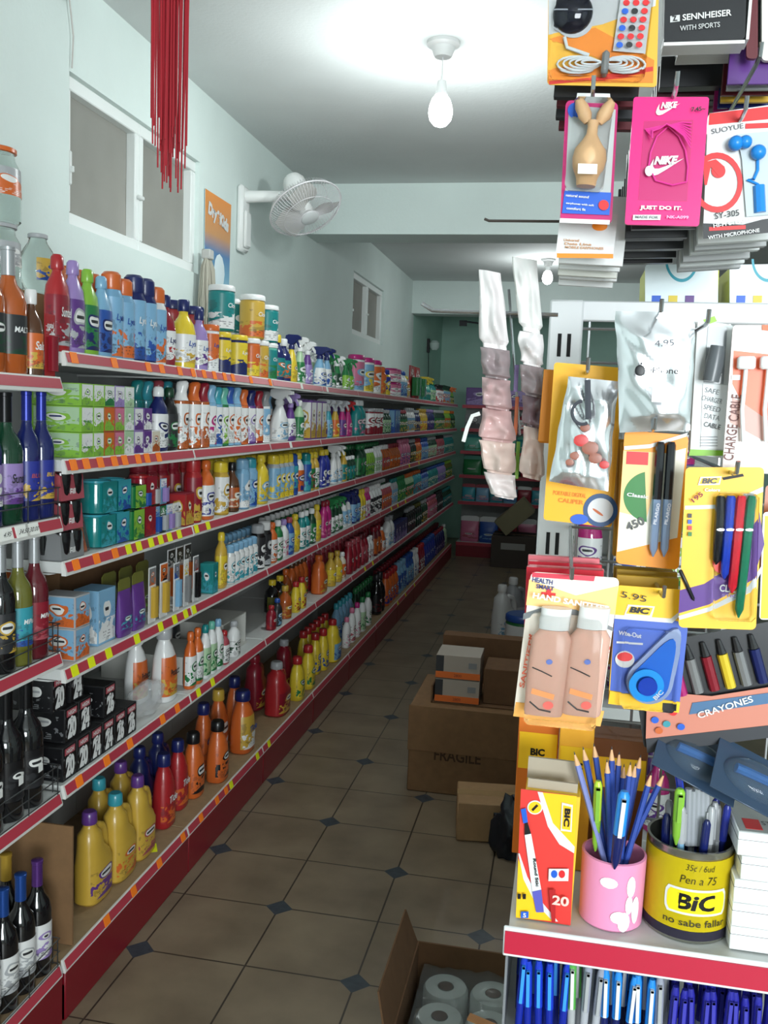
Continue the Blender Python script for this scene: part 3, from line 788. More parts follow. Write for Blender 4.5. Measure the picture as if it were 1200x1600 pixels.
# fourth shelf
row(3, '''
148 box lightblue white lightblue white w=.10 h=.155 d=.075 x=.04 s=boxed_household_pack
186 pouch purple olive purple turquoise h=.17 w=.075
215 pouch purple olive purple turquoise h=.175 w=.075
238 pack white gold grey orange w=.050 h=.175 d=.02
256 pack white gold orange black w=.055 h=.175 d=.02
276 pack white lightblue grey blue w=.045 h=.16 d=.02
291 pack white grey white yellow w=.040 h=.16 d=.02
306 pack white black grey red w=.045 h=.16 d=.02
327 box teal white teal turquoise w=.05 h=.11 d=.05
345 bottle gold yellow yellow gold h=.21 w=.06
355-398 can white lightblue white turquoise h=.15 w=.046
402 can black silver charcoal white h=.19
412 can black white charcoal silver h=.195
424 bottle orange orange white orange h=.18
433 bottle green white white green h=.18
442 bottle white lilac white pink h=.175
451 bottle blue rose lightblue blue h=.175
460 bottle gold yellow yellow gold h=.18
467-480 bottle teal white white teal h=.18
483-492 bottle darkgreen white green white h=.18
494 bottle gold yellow yellow gold h=.19
502-512 bottle magenta crimson magenta pink h=.195
514-532 spray darkgreen green white green h=.19
534-546 spray white navy lightblue white h=.20
547-556 bottle navy navy lightblue blue h=.20 w=.09
557-564 bottle yellow yellow yellow white h=.19
565-573 bottle magenta pink white magenta h=.19
574-590 bottle white white charcoal white h=.19 w=.09
591-608 bottle rose white orange rose h=.17
609-618 bottle silver teal lightblue silver h=.19
619-630 bottle green green green lime h=.19
631-642 bottle palegreen orange green orange h=.19
643-654 bottle turquoise orange turquoise red h=.19 w=.09
655-664 bottle blue navy lightblue blue h=.18 w=.09
665-680 bottle teal blue teal palegreen h=.18 w=.10
681-692 bottle lilac blue lilac blue h=.18 w=.10
693-704 bottle olive lime green yellow h=.18 w=.10
705-713 bottle darkgreen black darkgreen green h=.18 w=.10
''')
row(3, '''
170 pouch olive olive olive lime r=.9 h=.17
196 pouch olive olive olive lime r=.9 h=.17
222 pouch olive olive olive lime r=.9 h=.17
262-300 pack white orange charcoal white r=.9 h=.18
345-400 can white lightblue white lightblue r=1 h=.16 w=.05
405-600 bottle green white white green r=1 h=.18
''')
# fifth shelf
row(4, '''
297 bottle orange orange white green h=.20 w=.055
308 bottle orange orange white green h=.20 w=.055
320 bottle white teal palegreen green h=.195 w=.055
330 bottle white mint palegreen green h=.195 w=.055
340 bottle white lightblue white green h=.19 w=.055
350 bottle rose red white grey h=.13 w=.055
365 bottle white silver white darkgreen h=.14 w=.07
424 bottle crimson red crimson red h=.11 w=.06
433 bottle charcoal blue charcoal lightblue h=.125 w=.06
445 round amber gold amber gold h=.155
462 flask yellow red yellow red h=.15 w=.065
471 flask yellow red yellow red h=.155 w=.065
499 jug orange orange orange gold h=.21 w=.13
516 round gold gold yellow gold h=.19
526 round gold gold yellow gold h=.18
534 bottle cream white orange cream h=.16
541-560 flask crimson rose crimson red h=.20 w=.09
561-570 flask crimson maroon rose crimson h=.20 w=.09
572-580 bottle white white white rose h=.16
581-592 flask maroon crimson amber orange h=.20
593-600 jug orange white white orange h=.17 w=.11
602-609 bottle white silver white lightblue h=.22 w=.10
611-630 box navy blue navy lilac w=.13 h=.14 d=.07
632-645 bottle black silver charcoal maroon h=.20 w=.09
646-655 bottle black olive darkgreen black h=.20 w=.09
656-664 bottle darkgreen silver darkgreen gold h=.20 w=.09
665-678 bottle rose pink pink rose h=.19 w=.11
679-688 bottle black charcoal black charcoal h=.2 w=.10
689-705 bottle darkgreen teal teal darkgreen h=.19 w=.10
''')
row(4, '''
425 round black yellow olive black r=1 h=.16 w=.075
437 round black yellow olive black r=1 h=.16 w=.075
446 round amber orange amber gold r=1 h=.18
455 tub teal teal teal blue r=2 h=.20 w=.09
300-345 bottle orange brown orange green r=1 h=.205
475-600 flask crimson rose crimson red r=1 h=.20
''')
# black boxes with big numbers, stacked three high
for j, (ys, e, nums) in enumerate(((( 2.135, 2.205, 2.275, 2.345, 2.415, 2.485), 0, ('20', '20', '24', '24', '26', '26')), ((2.165, 2.235, 2.375), .092, ('20', '24', '26')), ((2.125, 2.215), .184, ('20', '24')))):
    for y, s in zip(ys, nums):
        x = XF-.020-.06-(.012*j); w = .066
        r = product('box', 'black', 'black', 'black', 'black', x, y, TOPS[4]+.0008+e*1.0, w=w, h=.0905, d=.12, place=('upper layer of the ' if e else '') + 'fifth shelf', special='box printed %s' % s, ink='silver', label2='black')
        bm = bmesh.new(); bx(bm, .0506, .0510, -.030, .030, .052, .066); obj('red_band', bm, mat('rose', .5), r)
        text(s, .043, mat('white', .5), r, (.0511, 0, .027), face='+x', bold=.06, fit=.052)
        text('HIGH', .009, mat('white', .5), r, (.0512, 0, .059), face='+x', bold=.02, fit=.044)
# bottom shelf
row(5, '''
146 jug gold purple gold purple h=.275 w=.135 x=.05
185 jug gold turquoise gold orange h=.275 w=.135 x=.04
219 jug gold purple gold rose h=.275 w=.125 x=.04
256 flask red navy red orange h=.26 w=.095 x=.06 t=Tide tc=white
278 flask red navy red orange h=.255 w=.09 x=.075 t=Tide tc=white
302 flask orange black orange black h=.245 w=.10 x=.06
340 flask orange black orange black h=.24 w=.105 x=.025
379 flask orange navy gold white h=.265 w=.13 x=.03 t=Tide tc=blue
434 jug red silver crimson gold h=.26 w=.17 d=.11 x=.03
464 flask yellow red yellow green h=.22 w=.10 x=.02
481 flask yellow red yellow green h=.23 w=.10 x=.02
492 flask yellow red yellow blue h=.23 w=.09 x=.06
504 flask yellow red yellow blue h=.235 w=.09 x=.04
520 jug yellow red lightblue blue h=.25 w=.15 x=.02
541 bottle white pink white pink h=.19 w=.07
549 bottle white pink white rose h=.22 w=.075
557 bottle white magenta white pink h=.225 w=.075
565 bottle white green palegreen green h=.23 w=.08
574 bottle white green white green h=.23 w=.08
585-595 round black charcoal black maroon h=.29 w=.09
599-617 flask orange red orange royal h=.25 w=.11
618-630 flask lightblue lightblue blue lightblue h=.25 w=.11
631-641 flask blue blue lightblue blue h=.25 w=.11
642-650 flask white white white blue h=.25 w=.11
651-658 flask crimson red crimson white h=.25 w=.10
659-675 flask royal blue royal blue h=.25 w=.12
676-690 jug navy crimson navy lilac h=.24 w=.14
691-700 jug palegreen white palegreen green h=.24 w=.14
701-712 jug blue white lightblue blue h=.24 w=.14
''', xin=.035)
row(5, '''
160 jug gold turquoise gold orange r=1.2 h=.275 w=.13
193 jug gold purple gold orange r=1.2 h=.275 w=.13
222 jug navy navy navy blue r=1.2 h=.275 w=.13
250 jug navy navy navy blue r=1.2 h=.275 w=.13
318 flask orange navy orange navy r=1 h=.27 w=.10
341 flask orange gold orange white r=1 h=.28 w=.10
366 flask orange navy orange navy r=1 h=.28 w=.10
400 jug crimson crimson crimson gold r=1.4 h=.27 w=.16
445 jug crimson silver crimson gold r=1.1 h=.26 w=.15
470-510 flask yellow red yellow blue r=1 h=.24 w=.09
522-548 bottle lightblue turquoise lightblue blue r=1 h=.25 w=.08
552-580 bottle darkgreen green green white r=1 h=.25 w=.08
585-690 flask navy crimson navy lilac r=1 h=.25 w=.10
''', xin=.035)

row(4, '''
262-300 flask charcoal navy charcoal grey r=2.4 h=.21 w=.08
460-560 bottle olive black olive gold r=2.2 h=.21 w=.08
''')

# ------------------------------------------------------------------ the bottle shelves at the left edge
def wrow(k, spec): row(k, spec, tops=WTOPS, place=['top liquor shelf', 'second liquor shelf', 'third liquor shelf', 'fourth liquor shelf', 'bottom liquor shelf'][k], ystart=1.28, yend=2.078, xin=.013)
wrow(0, '''
-22 wine amber silver charcoal darkgreen h=.28 w=.080 s=rum_bottle
10 wine amber silver charcoal darkgreen h=.285 w=.080 t=MALTA tc=white s=rum_bottle th=.014
37 round brown white orange gold h=.20 w=.056 s=sauce_bottle t=Salsa
58 round black white cream gold h=.195 w=.056 s=sauce_bottle
78 pack red crimson red white h=.15 w=.044 d=.02 t=suntol
''')
wrow(1, '''
-24 wine navy navy lilac white h=.30 w=.074
4 wine darkgreen black lilac purple h=.30 w=.078 t=Sunset tc=charcoal th=.022
33 wine navy royal royal gold h=.305 w=.060 t=BLUE tc=rose th=.010
57 wine navy royal royal gold h=.305 w=.060 t=BLUE tc=gold th=.010
''')
wrow(2, '''
-28 wine darkgreen silver gold olive h=.30 w=.066
-3 wine black silver charcoal gold h=.30 w=.066
22 wine olive silver turquoise blue h=.30 w=.066 t=MiPiace th=.012
46 wine maroon silver crimson rose h=.30 w=.066 t=MiPiace th=.012
71 wine black silver magenta purple h=.30 w=.066 t=MiPiace th=.012
''')
wrow(2, '''
10 wine black silver charcoal grey h=.30 r=1
38 wine white silver white grey h=.30 r=1
62 wine black silver charcoal grey h=.30 r=1
''')
wrow(3, '''
-24 wine black black black charcoal h=.315 w=.080 s=champagne_bottle
5 wine black black black charcoal h=.315 w=.080 s=champagne_bottle
35 wine black black black charcoal h=.315 w=.080 s=champagne_bottle
64 wine black black black charcoal h=.315 w=.080 s=champagne_bottle
''')
wrow(3, '''
-10 wine black black black charcoal h=.315 w=.080 s=champagne_bottle r=1
45 wine black black black charcoal h=.315 w=.080 s=champagne_bottle r=1
''')
wrow(4, '''
-24 wine black blue white silver h=.30 w=.070
2 wine black blue white silver h=.30 w=.070
28 wine black blue white silver h=.30 w=.070
54 wine black purple white lilac h=.30 w=.070
''')
wrow(4, '''
10 wine black gold black gold h=.31 w=.072 r=.9
38 wine black gold black gold h=.31 w=.072 r=.9
64 wine black gold black gold h=.31 w=.072 r=.9
''')
CARD = mat((138, 104, 70), .8, noise=.35); CARDD = mat((112, 80, 52), .85, noise=.35); CARDL = mat((176, 140, 100), .8, noise=.3)
bm = bmesh.new(); bx(bm, -1.60, XF-.02, 2.150, 2.156, .167, .50); o = obj('cardboard_sheet', bm, CARD); tag(o, 'brown cardboard sheet standing upright between the wine bottles and the yellow jugs', 'cardboard')
# clear sweet jars on top of the liquor shelf
def jar(x, y, z, R_, h, lidc, label, prt, shape='tall'):
    r = empty('plastic_jar', (x, y, z)); tag(r, label, 'jar', 'empty clear jars above the liquor shelf')
    if shape == 'tall': rg = [R(0, R_*.9), R(.006, R_), R(h*.35, R_), R(h*.72, R_*.96), R(h*.84, R_*.76), R(h*.93, R_*.72)]
    else: rg = [R(0, R_*.45), R(h*.10, R_*.75), R(h*.25, R_*.97), R(h*.42, R_*1.04), R(h*.6, R_*.97), R(h*.75, R_*.74), R(h*.86, R_*.5), R(h*.93, R_*.42)]
    bm = bmesh.new(); loft(bm, rg, 28); obj('jar_body', bm, GLASS, r)
    bm = bmesh.new(); q = R_*(.78 if shape == 'tall' else .48); loft(bm, [R(h*.931, q), R(h*.94, q*1.06), R(h*.99, q*1.06), R(h, q)], 28); obj('lid', bm, mat(lidc, .35), r)
    zs = [q_ for q_ in rg if h*.2 < q_[0] < h*.75]
    obj('label', patch(zs, math.radians(-100 if shape == 'tall' else -62), math.radians(60 if shape == 'tall' else 40), .001, 16), prt, r)
XJ = -1.50; zj = atx(45, 462, XJ).z; yj = y_of(45, XJ, zj); yt = y_of(14, XJ, zj)
cb = empty('carton', (XJ, yj-.06, TOPS[0]+.001)); tag(cb, 'low cardboard carton behind the shampoo bottles, carrying the clear jars', 'box')
bm = bmesh.new(); bx(bm, -.10, .07, -.14, .14, 0, zj-TOPS[0]-.002, .002); obj('carton_body', bm, CARDL, cb); bm = bmesh.new(); bx(bm, -.10, .07, -.02, .02, zj-TOPS[0]-.0019, zj-TOPS[0]-.0014); obj('packing_tape', bm, mat('tan', .3), cb)
z2 = atx(14, 352, XJ).z; z3 = atx(14, 236, XJ).z
jar(XJ-.02, yt-.02, zj+.001, .060, z2-zj-.002, 'silver', 'clear plastic jar directly under the orange-lidded jar at the left edge', lab('silver', 'white', band=.0))
jar(XJ-.02, yt-.02, z2+.001, .060, z3-z2, 'orange', 'clear plastic jar with orange lid and orange label, at the top left edge', lab('silver', 'orange', 'white', .6, .2, .55))
jar(XJ, yj+.045, zj+.001, .054, .175, 'silver', 'round clear jar with yellow round label above the black sauce bottle', lab('gold', 'blue', 'charcoal', .65, .22, .1), 'globe')

# ------------------------------------------------------------------ odd goods on the left shelves
def carrier(y, z, col, label):
    r = empty('jar_carrier', (XF-.075, y, z)); tag(r, label, 'jar pack', 'four-jar carriers on the third shelf')
    bm = bmesh.new(); prism(bm, [(-.055, 0), (.055, 0), (.050, .062), (.028, .074), (-.028, .074), (-.050, .062)], -.055, .055); obj('card_wrap', bm, mat(col, .6), r)
    for s in (-.028, .028):
        bm = bmesh.new(); loft(bm, [R(.012, .018), R(.02, .022), (.055, .024, .024, 0, 0, 2), R(.070, .023)], 14); bmesh.ops.translate(bm, verts=bm.verts, vec=(.036, s, 0)); obj('dark_jar', bm, mat('black', .12), r)
        bm = bmesh.new(); loft(bm, [R(.012, .018), R(.055, .021), R(.070, .020)], 14); bmesh.ops.translate(bm, verts=bm.verts, vec=(-.012+s*.5, -.038, 0)); obj('dark_jar', bm, mat('black', .12), r)
    text('Fill', .018, mat('white', .6), r, (.0535, 0, .02), rot=(0, 0, 0), face='+x', bold=.03)
carrier(2.150, TOPS[2]+.001, 'grey', 'grey card carrier of dark jars, lowest at the left end of third shelf')
carrier(2.145, TOPS[2]+.0765, 'rose', 'red card carrier of dark jars, middle of the three at third shelf left end')
carrier(2.150, TOPS[2]+.152, 'rose', 'red card carrier of dark jars, topmost at the left end of third shelf')
r = empty('repellent_pack', (XF-.045, 2.235, TOPS[2]+.001)); r.rotation_euler = (0, -.22, .1); tag(r, 'orange repellent card reading OFF!, leaning beside the red jar carriers', 'pack')
bm = bmesh.new(); bx(bm, -.002, .002, -.032, .032, 0, .145, .0006); obj('card', bm, mat('orange', .5), r)
bm = bmesh.new(); bx(bm, .002, .012, -.036, .036, .0, .15, .004); obj('clear_shell', bm, mat('white', .08, trans=.95, ior=1.05), r)
text('OFF!', .020, mat('white', .5), r, (.013, 0, .105), face='+x', bold=.05)
bm = bmesh.new(); bx(bm, .0025, .0035, -.018, .018, .03, .05); obj('printed_square', bm, mat('cream', .5), r)
row(3, '''
102 box silver white lightblue orange w=.075 h=.085 d=.10 x=.02 s=clear_boxed_pack band=.2
102 box silver white lightblue orange w=.075 h=.085 d=.10 x=.02 e=.086 s=clear_boxed_pack
''')
bm = bmesh.new(); bx(bm, 0, .07, 0, .62, 0, .035, .002); o = obj('flat_carton', bm, mat('orange', .55)); o.location = (XF-.30, 2.10, TOPS[3]+.201); tag(o, 'long flat orange carton lying over the toothbrush packs on the fourth shelf', 'box')
bm = bmesh.new(); bx(bm, 0, .20, 0, .55, 0, .195, .002); o = obj('stock_carton', bm, CARDD); o.location = (XW+.05, 2.40, TOPS[3]+.001); tag(o, 'brown stock carton at the back of the fourth shelf behind the packs', 'box')
row(4, '''
213 flask white white orange gold h=.235 w=.09 r=1 t=Protect tc=charcoal
257 flask white silver orange gold h=.25 w=.10 x=.03 t=Protect tc=charcoal
''')
for (y, z, w, h, lb) in ((3.10, 0, .24, .10, 'white flat open carton on the fifth shelf beside the small white bottles'), (3.50, 0, .26, .13, 'larger white flat carton on the fifth shelf under the yellow-capped bottles')):
    bm = bmesh.new(); bx(bm, -.16, .16, -w/2, w/2, 0, .004); bx(bm, -.16, .15, -w/2, w/2, h-.004, h)
    for s in (-1, 1): bx(bm, -.16, .15, s*w/2-.002, s*w/2+.002, .004, h-.004)
    bx(bm, -.16, -.156, -w/2+.003, w/2-.003, .004, h-.004)
    o = obj('display_tray', bm, mat((196, 196, 190), .7)); o.location = (XF-.22, y, TOPS[4]+.001); tag(o, lb, 'tray', 'white trays on the fifth shelf')
bm = bmesh.new(); bx(bm, -.018, .018, -.03, .03, 0, .0006); o = obj('loose_price_tag', bm, mat(TAGC['y'], .6)); o.location = (XF-.06, 2.72, TOPS[5]+.0006); o.rotation_euler = (0, 0, .5); tag(o, 'loose yellow price tag lying on the bottom shelf board', 'price tag')
# crumpled clear wrap hanging over the fifth shelf edge
def crumple(name, loc, sx, sy, sz, m, label, cat, seed=3, amp=.35, kindv=None):
    rnd = random.Random(seed); bm = bmesh.new(); bmesh.ops.create_icosphere(bm, subdivisions=4, radius=1)
    from mathutils import noise
    for v in bm.verts:
        p = v.co.copy(); n = noise.noise(p*2.2+Vector((seed, 0, 0)))*amp + abs(noise.noise(p*5+Vector((0, seed, 0))))*amp*.6
        q = p*(1+n); v.co = Vector((q.x*sx, q.y*sy, max(q.z, -.85)*sz))
    o = obj(name, to_mesh(bm, name), m); o.location = loc; tag(o, label, cat, kind=kindv); return o
crumple('plastic_wrap', (XF-.062, 2.665, TOPS[4]+.048), .038, .10, .05, mat((225, 228, 230), .10, alpha=.30), 'crumpled clear plastic wrap hanging at the edge of the fifth shelf', 'plastic wrap')

# ------------------------------------------------------------------ wall fan
fan = empty('wall_fan', (XW, 4.50, 2.56)); tag(fan, 'white oscillating wall fan with wire cage, mounted above the top shelf', 'fan')
WH = mat((228, 230, 228), .4)
bm = bmesh.new(); bx(bm, 0, .035, -.055, .055, -.17, .15, .012); bx(bm, .03, .05, -.04, .04, -.15, .03, .01); obj('wall_bracket', bm, WH, fan)
hub = Vector((.335, .02, .045)); ax = Vector((.53, -.357, -.89)).normalized()
mot = hub - ax*.11
bm = bmesh.new(); tube(bm, [(.03, 0, .10), (.16, .02, .105), tuple(mot + Vector((-.03, 0, -.02)))], [.03, .028, .024], 12); obj('arm', bm, WH, fan)
Q = ax.to_track_quat('Z', 'Y').to_matrix().to_4x4()
def at_fan(bm, off): 
    bmesh.ops.transform(bm, matrix=Matrix.Translation(hub + ax*off) @ Q, verts=bm.verts); return bm
bm = bmesh.new(); loft(bm, [R(-.10, .02), R(-.095, .045), R(-.07, .058), R(-.02, .060), R(.02, .052), R(.035, .03)], 22); obj('motor_housing', at_fan(bm, -.10), WH, fan)
bm = bmesh.new(); RC = .185
for k, (rr, zz) in enumerate(((.035, .045), (.07, .043), (.11, .038), (.15, .028), (.185, .012))):
    pass
nw = 72
for i in range(nw):
    a = 2*PI*i/nw; c, s = math.cos(a), math.sin(a)
    tube(bm, [(c*r_, s*r_, z_) for r_, z_ in ((.045, .058), (.12, .050), (.165, .030), (RC, 0), (.165, -.040), (.10, -.052), (.05, -.052))], .0011, 3)
for r_, z_, t_ in ((.045, .058, .003), (RC, 0, .0045), (.13, .047, .0016), (.13, -.049, .0016)):
    tube(bm, [(math.cos(2*PI*i/48)*r_, math.sin(2*PI*i/48)*r_, z_) for i in range(48)], t_, 5, closed=True)
obj('cage', at_fan(bm, 0), mat((206, 204, 206), .4), fan)
bm = bmesh.new(); loft(bm, [R(.057, .043), R(.062, .044), R(.066, .036)], 24); obj('badge', at_fan(bm, 0), mat((205, 208, 208), .3), fan)
for k in range(3):
    bm = bmesh.new(); g = []
    for i in range(9):
        f = i/8; rr = .03 + 0.138*f; wd = .025 + .055*math.sin(min(1, f*1.25)*PI*.75); row_ = []
        for j in range(5):
            u = j/4-.5; an = 2*PI*k/3 + u*2*wd/max(rr, .05) + f*.35
            row_.append((math.cos(an)*rr, math.sin(an)*rr, u*.045 + .004))
        g.append(row_)
    va = [[bm.verts.new(p) for p in r_] for r_ in g]; vb = [[bm.verts.new((p[0], p[1], p[2]-.0025)) for p in r_] for r_ in g]
    for i in range(8):
        for j in range(4):
            bm.faces.new((va[i][j], va[i][j+1], va[i+1][j+1], va[i+1][j])); bm.faces.new((vb[i][j], vb[i+1][j], vb[i+1][j+1], vb[i][j+1]))
    obj('blade', at_fan(bm, .0), mat((188, 186, 182), .35), fan)
bm = bmesh.new(); loft(bm, [R(-.03, .03), R(.015, .035), R(.03, .025)], 20); obj('hub', at_fan(bm, 0), WH, fan)

# poster, mop strings, red cords, loose wire, small wall lamp
r = empty('poster', (XW+.004, 4.20, 2.12)); tag(r, 'orange to blue hanging poster beside the wall fan, white puffy lettering', 'poster')
bm = bmesh.new(); P4 = [(0, -.155, 0), (0, .155, 0), (0, .165, .47), (0, -.165, .47)]
me = quad_mesh(P4, 'sheet', .002)
pm = bpy.data.materials.new('poster_print'); pm.use_nodes = True; nt = pm.node_tree; uvn = nt.nodes.new('ShaderNodeUVMap'); sp = nt.nodes.new('ShaderNodeSeparateXYZ'); cr = nt.nodes.new('ShaderNodeValToRGB')
nt.links.new(uvn.outputs[0], sp.inputs[0]); nt.links.new(sp.outputs[1], cr.inputs[0]); nt.links.new(cr.outputs[0], nt.nodes['Principled BSDF'].inputs['Base Color'])
e = cr.color_ramp.elements; e[0].position = 0; e[0].color = lin((190, 225, 235)); e[1].position = 1; e[1].color = lin((236, 146, 60)); q = e.new(.45); q.color = lin((80, 130, 180)); q = e.new(.62); q.color = lin((206, 150, 96)); q = e.new(.25); q.color = lin((110, 170, 200))
obj('sheet', me, pm, r); text('Dry&Kids', .075, mat('white', .5), r, (.004, 0, .37), rot=(-.15, 0, 0), face='+x', bold=.07, fit=.26)
bm = bmesh.new(); bmesh.ops.create_icosphere(bm, subdivisions=2, radius=.07); 
for v in bm.verts: v.co = Vector((v.co.x*.03, v.co.y*1.0, v.co.z*1.2))
o = obj('printed_splash', bm, mat((225, 240, 245), .5), r); o.location = (.004, .02, .13)
for v in ():
    pass
r = empty('mop_head', (XW+.05, 3.97, 2.28)); tag(r, 'grey string mop head hanging below the corner of the first window', 'mop')
bm = bmesh.new(); rnd = random.Random(5)
for i in range(34):
    a = rnd.uniform(-.045, .045); b_ = rnd.uniform(-.015, .015); l = rnd.uniform(.20, .30)
    tube(bm, [(b_*.3, a*.35, .0), (b_, a, -.05), (b_*1.3+rnd.uniform(-.005, .005), a*1.25, -.05-l*.5), (b_, a*1.1+rnd.uniform(-.01, .01), -.04-l)], .004, 5)
obj('strings', bm, mat((176, 172, 158), .9), r)
bm = bmesh.new(); bx(bm, -.02, .02, -.025, .025, -.012, .03, .004); obj('clamp', bm, mat((190, 190, 186), .5), r)
red = mat((176, 34, 48), .6); rnd = random.Random(9)
bm = bmesh.new(); p0 = atx(267, 20, -1.05)
for i in range(60):
    a = rnd.uniform(-1, 1)*.07; b_ = rnd.uniform(-.02, .02); zb = 2.17 + rnd.uniform(0, .17) + abs(a)*.2
    tube(bm, [(p0.x+b_, p0.y+a, 2.985), (p0.x+b_+rnd.uniform(-.003, .003), p0.y+a+rnd.uniform(-.004, .004), 2.7), (p0.x+b_+rnd.uniform(-.003, .003), p0.y+a*.96+rnd.uniform(-.005, .005), zb)], [.0032, .0032, .0022], 4)
bx(bm, p0.x-.02, p0.x+.02, p0.y-.08, p0.y+.08, 2.985, 2.998)
o = obj('hanging_cords', bm, red); tag(o, 'bundle of thin red cords hanging from the ceiling in front of the window', 'cords', kind='stuff')
bm = bmesh.new(); y0 = 2.86
tube(bm, [(XW+.006, y0+.03, 2.70), (XW+.008, y0+.035, 2.80), (XW+.008, y0+.0, 2.95), (XW+.01, y0-.03, 2.99)], .0025, 5)
for k in range(3): tube(bm, [(XW+.01+.004*k, y0-.04+.045*math.cos(t*PI/8)*(1-.1*k), 2.955+.07*math.sin(t*PI/8)) for t in range(7, 18)], .0022, 5)
o = obj('loose_wire', bm, mat((196, 190, 186), .6)); tag(o, 'thin looped wire running up the wall above the first window', 'wire')
r = empty('wall_lamp', (XW, 10.9, 2.42)); tag(r, 'small wall lamp with dangling wire high on the far mint wall', 'lamp')
bm = bmesh.new(); bx(bm, 0, .03, -.03, .03, -.08, .08, .004); obj('back_plate', bm, mat('charcoal', .5), r)
bm = bmesh.new(); loft(bm, [R(-.05, .03), R(-.02, .055), R(.03, .06), R(.06, .035)], 16); bmesh.ops.translate(bm, verts=bm.verts, vec=(.085, 0, 0)); obj('globe', bm, mat((205, 220, 215), .2), r)
bm = bmesh.new(); tube(bm, [(.02, 0, -.07), (.025, .02, -.3), (.02, -.02, -.66)], .004, 5); obj('wire', bm, mat('charcoal', .6), r)
bm = bmesh.new(); tube(bm, [(-1.15, 9.99, 2.62), (-.95, 9.99, 2.60), (-.75, 9.995, 2.63)], .01, 5); bx(bm, -1.18, -1.1, 9.985, 10.01, 2.57, 2.63); bx(bm, -.78, -.72, 9.985, 10.01, 2.60, 2.65)
o = obj('cable_run', bm, mat('charcoal', .7)); tag(o, 'dark cable with clips under the second ceiling beam', 'cable')

# ------------------------------------------------------------------ shelving along the back, facing the camera
YBK = 10.56
r = empty('back_shelf_unit', (-.2, YBK+.2, 0)); tag(r, 'dark red shelf unit across the far end of the aisle', 'shelf'); O = Vector((-.2, YBK+.2, 0))
def PB(name, bm, m): o = obj(name, bm, m, r); o.location = -O; return o
bm = bmesh.new(); bx(bm, -1.17, .75, YBK+.42, YBK+.44, 0, 1.735); PB('back_panel', bm, BACKP)
for t in TOPS:
    bm = bmesh.new(); bx(bm, -1.17, .75, YBK+.012, YBK+.42, t-.03, t); PB('shelf_board', bm, SHELFMAT)
    bm = bmesh.new(); bx(bm, -1.17, .75, YBK, YBK+.0115, t-.034, t+.003); PB('price_rail', bm, RAIL)
bm = bmesh.new(); bx(bm, -1.17, .75, YBK+.01, YBK+.03, 0, .13); PB('plinth', bm, PLINTH)
BKN = ['top', 'second', 'third', 'fourth', 'fifth', 'bottom']
for t, items in enumerate(((('box', 'purple', 'navy', 'lilac', .30, .20), ('bottle', 'lime', 'orange', 'green', .12, .2), ('box', 'lilac', 'navy', 'purple', .26, .18), ('box', 'navy', 'purple', 'blue', .26, .18)),
        (('box', 'grey', 'silver', 'charcoal', .2, .16), ('box', 'charcoal', 'grey', 'silver', .2, .16), ('box', 'grey', 'silver', 'charcoal', .2, .16), ('bottle', 'crimson', 'white', 'red', .1, .2)),
        (('pouch', 'mint', 'teal', 'green', .2, .19), ('pouch', 'teal', 'mint', 'green', .2, .19), ('pouch', 'mint', 'teal', 'green', .2, .19), ('pouch', 'teal', 'mint', 'green', .2, .19)),
        (('pouch', 'green', 'mint', 'green', .22, .22), ('pouch', 'green', 'mint', 'teal', .22, .22), ('pouch', 'darkgreen', 'mint', 'green', .22, .22), ('pouch', 'crimson', 'white', 'pink', .22, .22)),
        (('pouch', 'turquoise', 'rose', 'pink', .16, .2), ('pouch', 'lightblue', 'rose', 'pink', .16, .2), ('pouch', 'turquoise', 'rose', 'pink', .16, .2), ('pouch', 'lightblue', 'rose', 'blue', .16, .2), ('pouch', 'crimson', 'white', 'red', .16, .2)),
        (('pouch', 'pink', 'white', 'rose', .22, .30), ('pouch', 'blue', 'white', 'lightblue', .22, .30), ('pouch', 'crimson', 'white', 'red', .22, .3)))):
    x = -1.14; ii = 0
    while x < .6:
        k, b, c, a, w, h = items[ii % len(items)]; ii += 1
        if x + w > .7: break
        product(k, b, c, b if k != 'bottle' else 'white', a, x+w/2, YBK+.10+.03*(t == 5), TOPS[t]+.0008, w=w-.006, h=h, d=.09, rz=-PI/2, place='%s shelf at the far end' % BKN[t], special={'pouch': 'wrapped pack', 'box': 'large box'}.get(k), seq=ii)
        x += w
for rt, dct in REG:
    if 'far end' in dct['place']: dct['y'] = rt.location.x
# cartons on the floor at the far end
def carton_box(name, x0, x1, y0, y1, z0, z1, m, label, cat='box', rz=0, tilt=0, tape=True, group=None):
    c = ((x0+x1)/2, (y0+y1)/2, z0); r = empty(name, c, (0, tilt, rz)); tag(r, label, cat, group)
    w, d, h = (x1-x0)/2, (y1-y0)/2, z1-z0
    bm = bmesh.new(); bx(bm, -w, w, -d, d, 0, h, .004); obj('carton_body', bm, m, r)
    if tape:
        bm = bmesh.new(); bx(bm, -w-.0006, w+.0006, -.025, .025, h+.0001, h+.0009); bx(bm, -w-.0009, -w-.0001, -.025, .025, h-.07, h); obj('packing_tape', bm, mat((165, 135, 95), .35), r)
    return r
carton_box('dark_carton', -.72, -.25, 9.95, 10.45, 0.001, .34, mat((70, 62, 56), .8), 'dark printed carton on the floor at the far end of the aisle')
rr = carton_box('tilted_carton', -.62, -.22, 9.98, 10.30, .52, .72, mat((130, 124, 96), .8), 'pale brown carton tilted on top of the dark carton at the far end', tilt=-.75)
rr.location.z = .48
bm = bmesh.new(); bx(bm, -.13, .13, -.2515, -.2505, .20, .27); obj('printed_panel', bm, mat((150, 150, 145), .6), bpy.data.objects['dark_carton'])

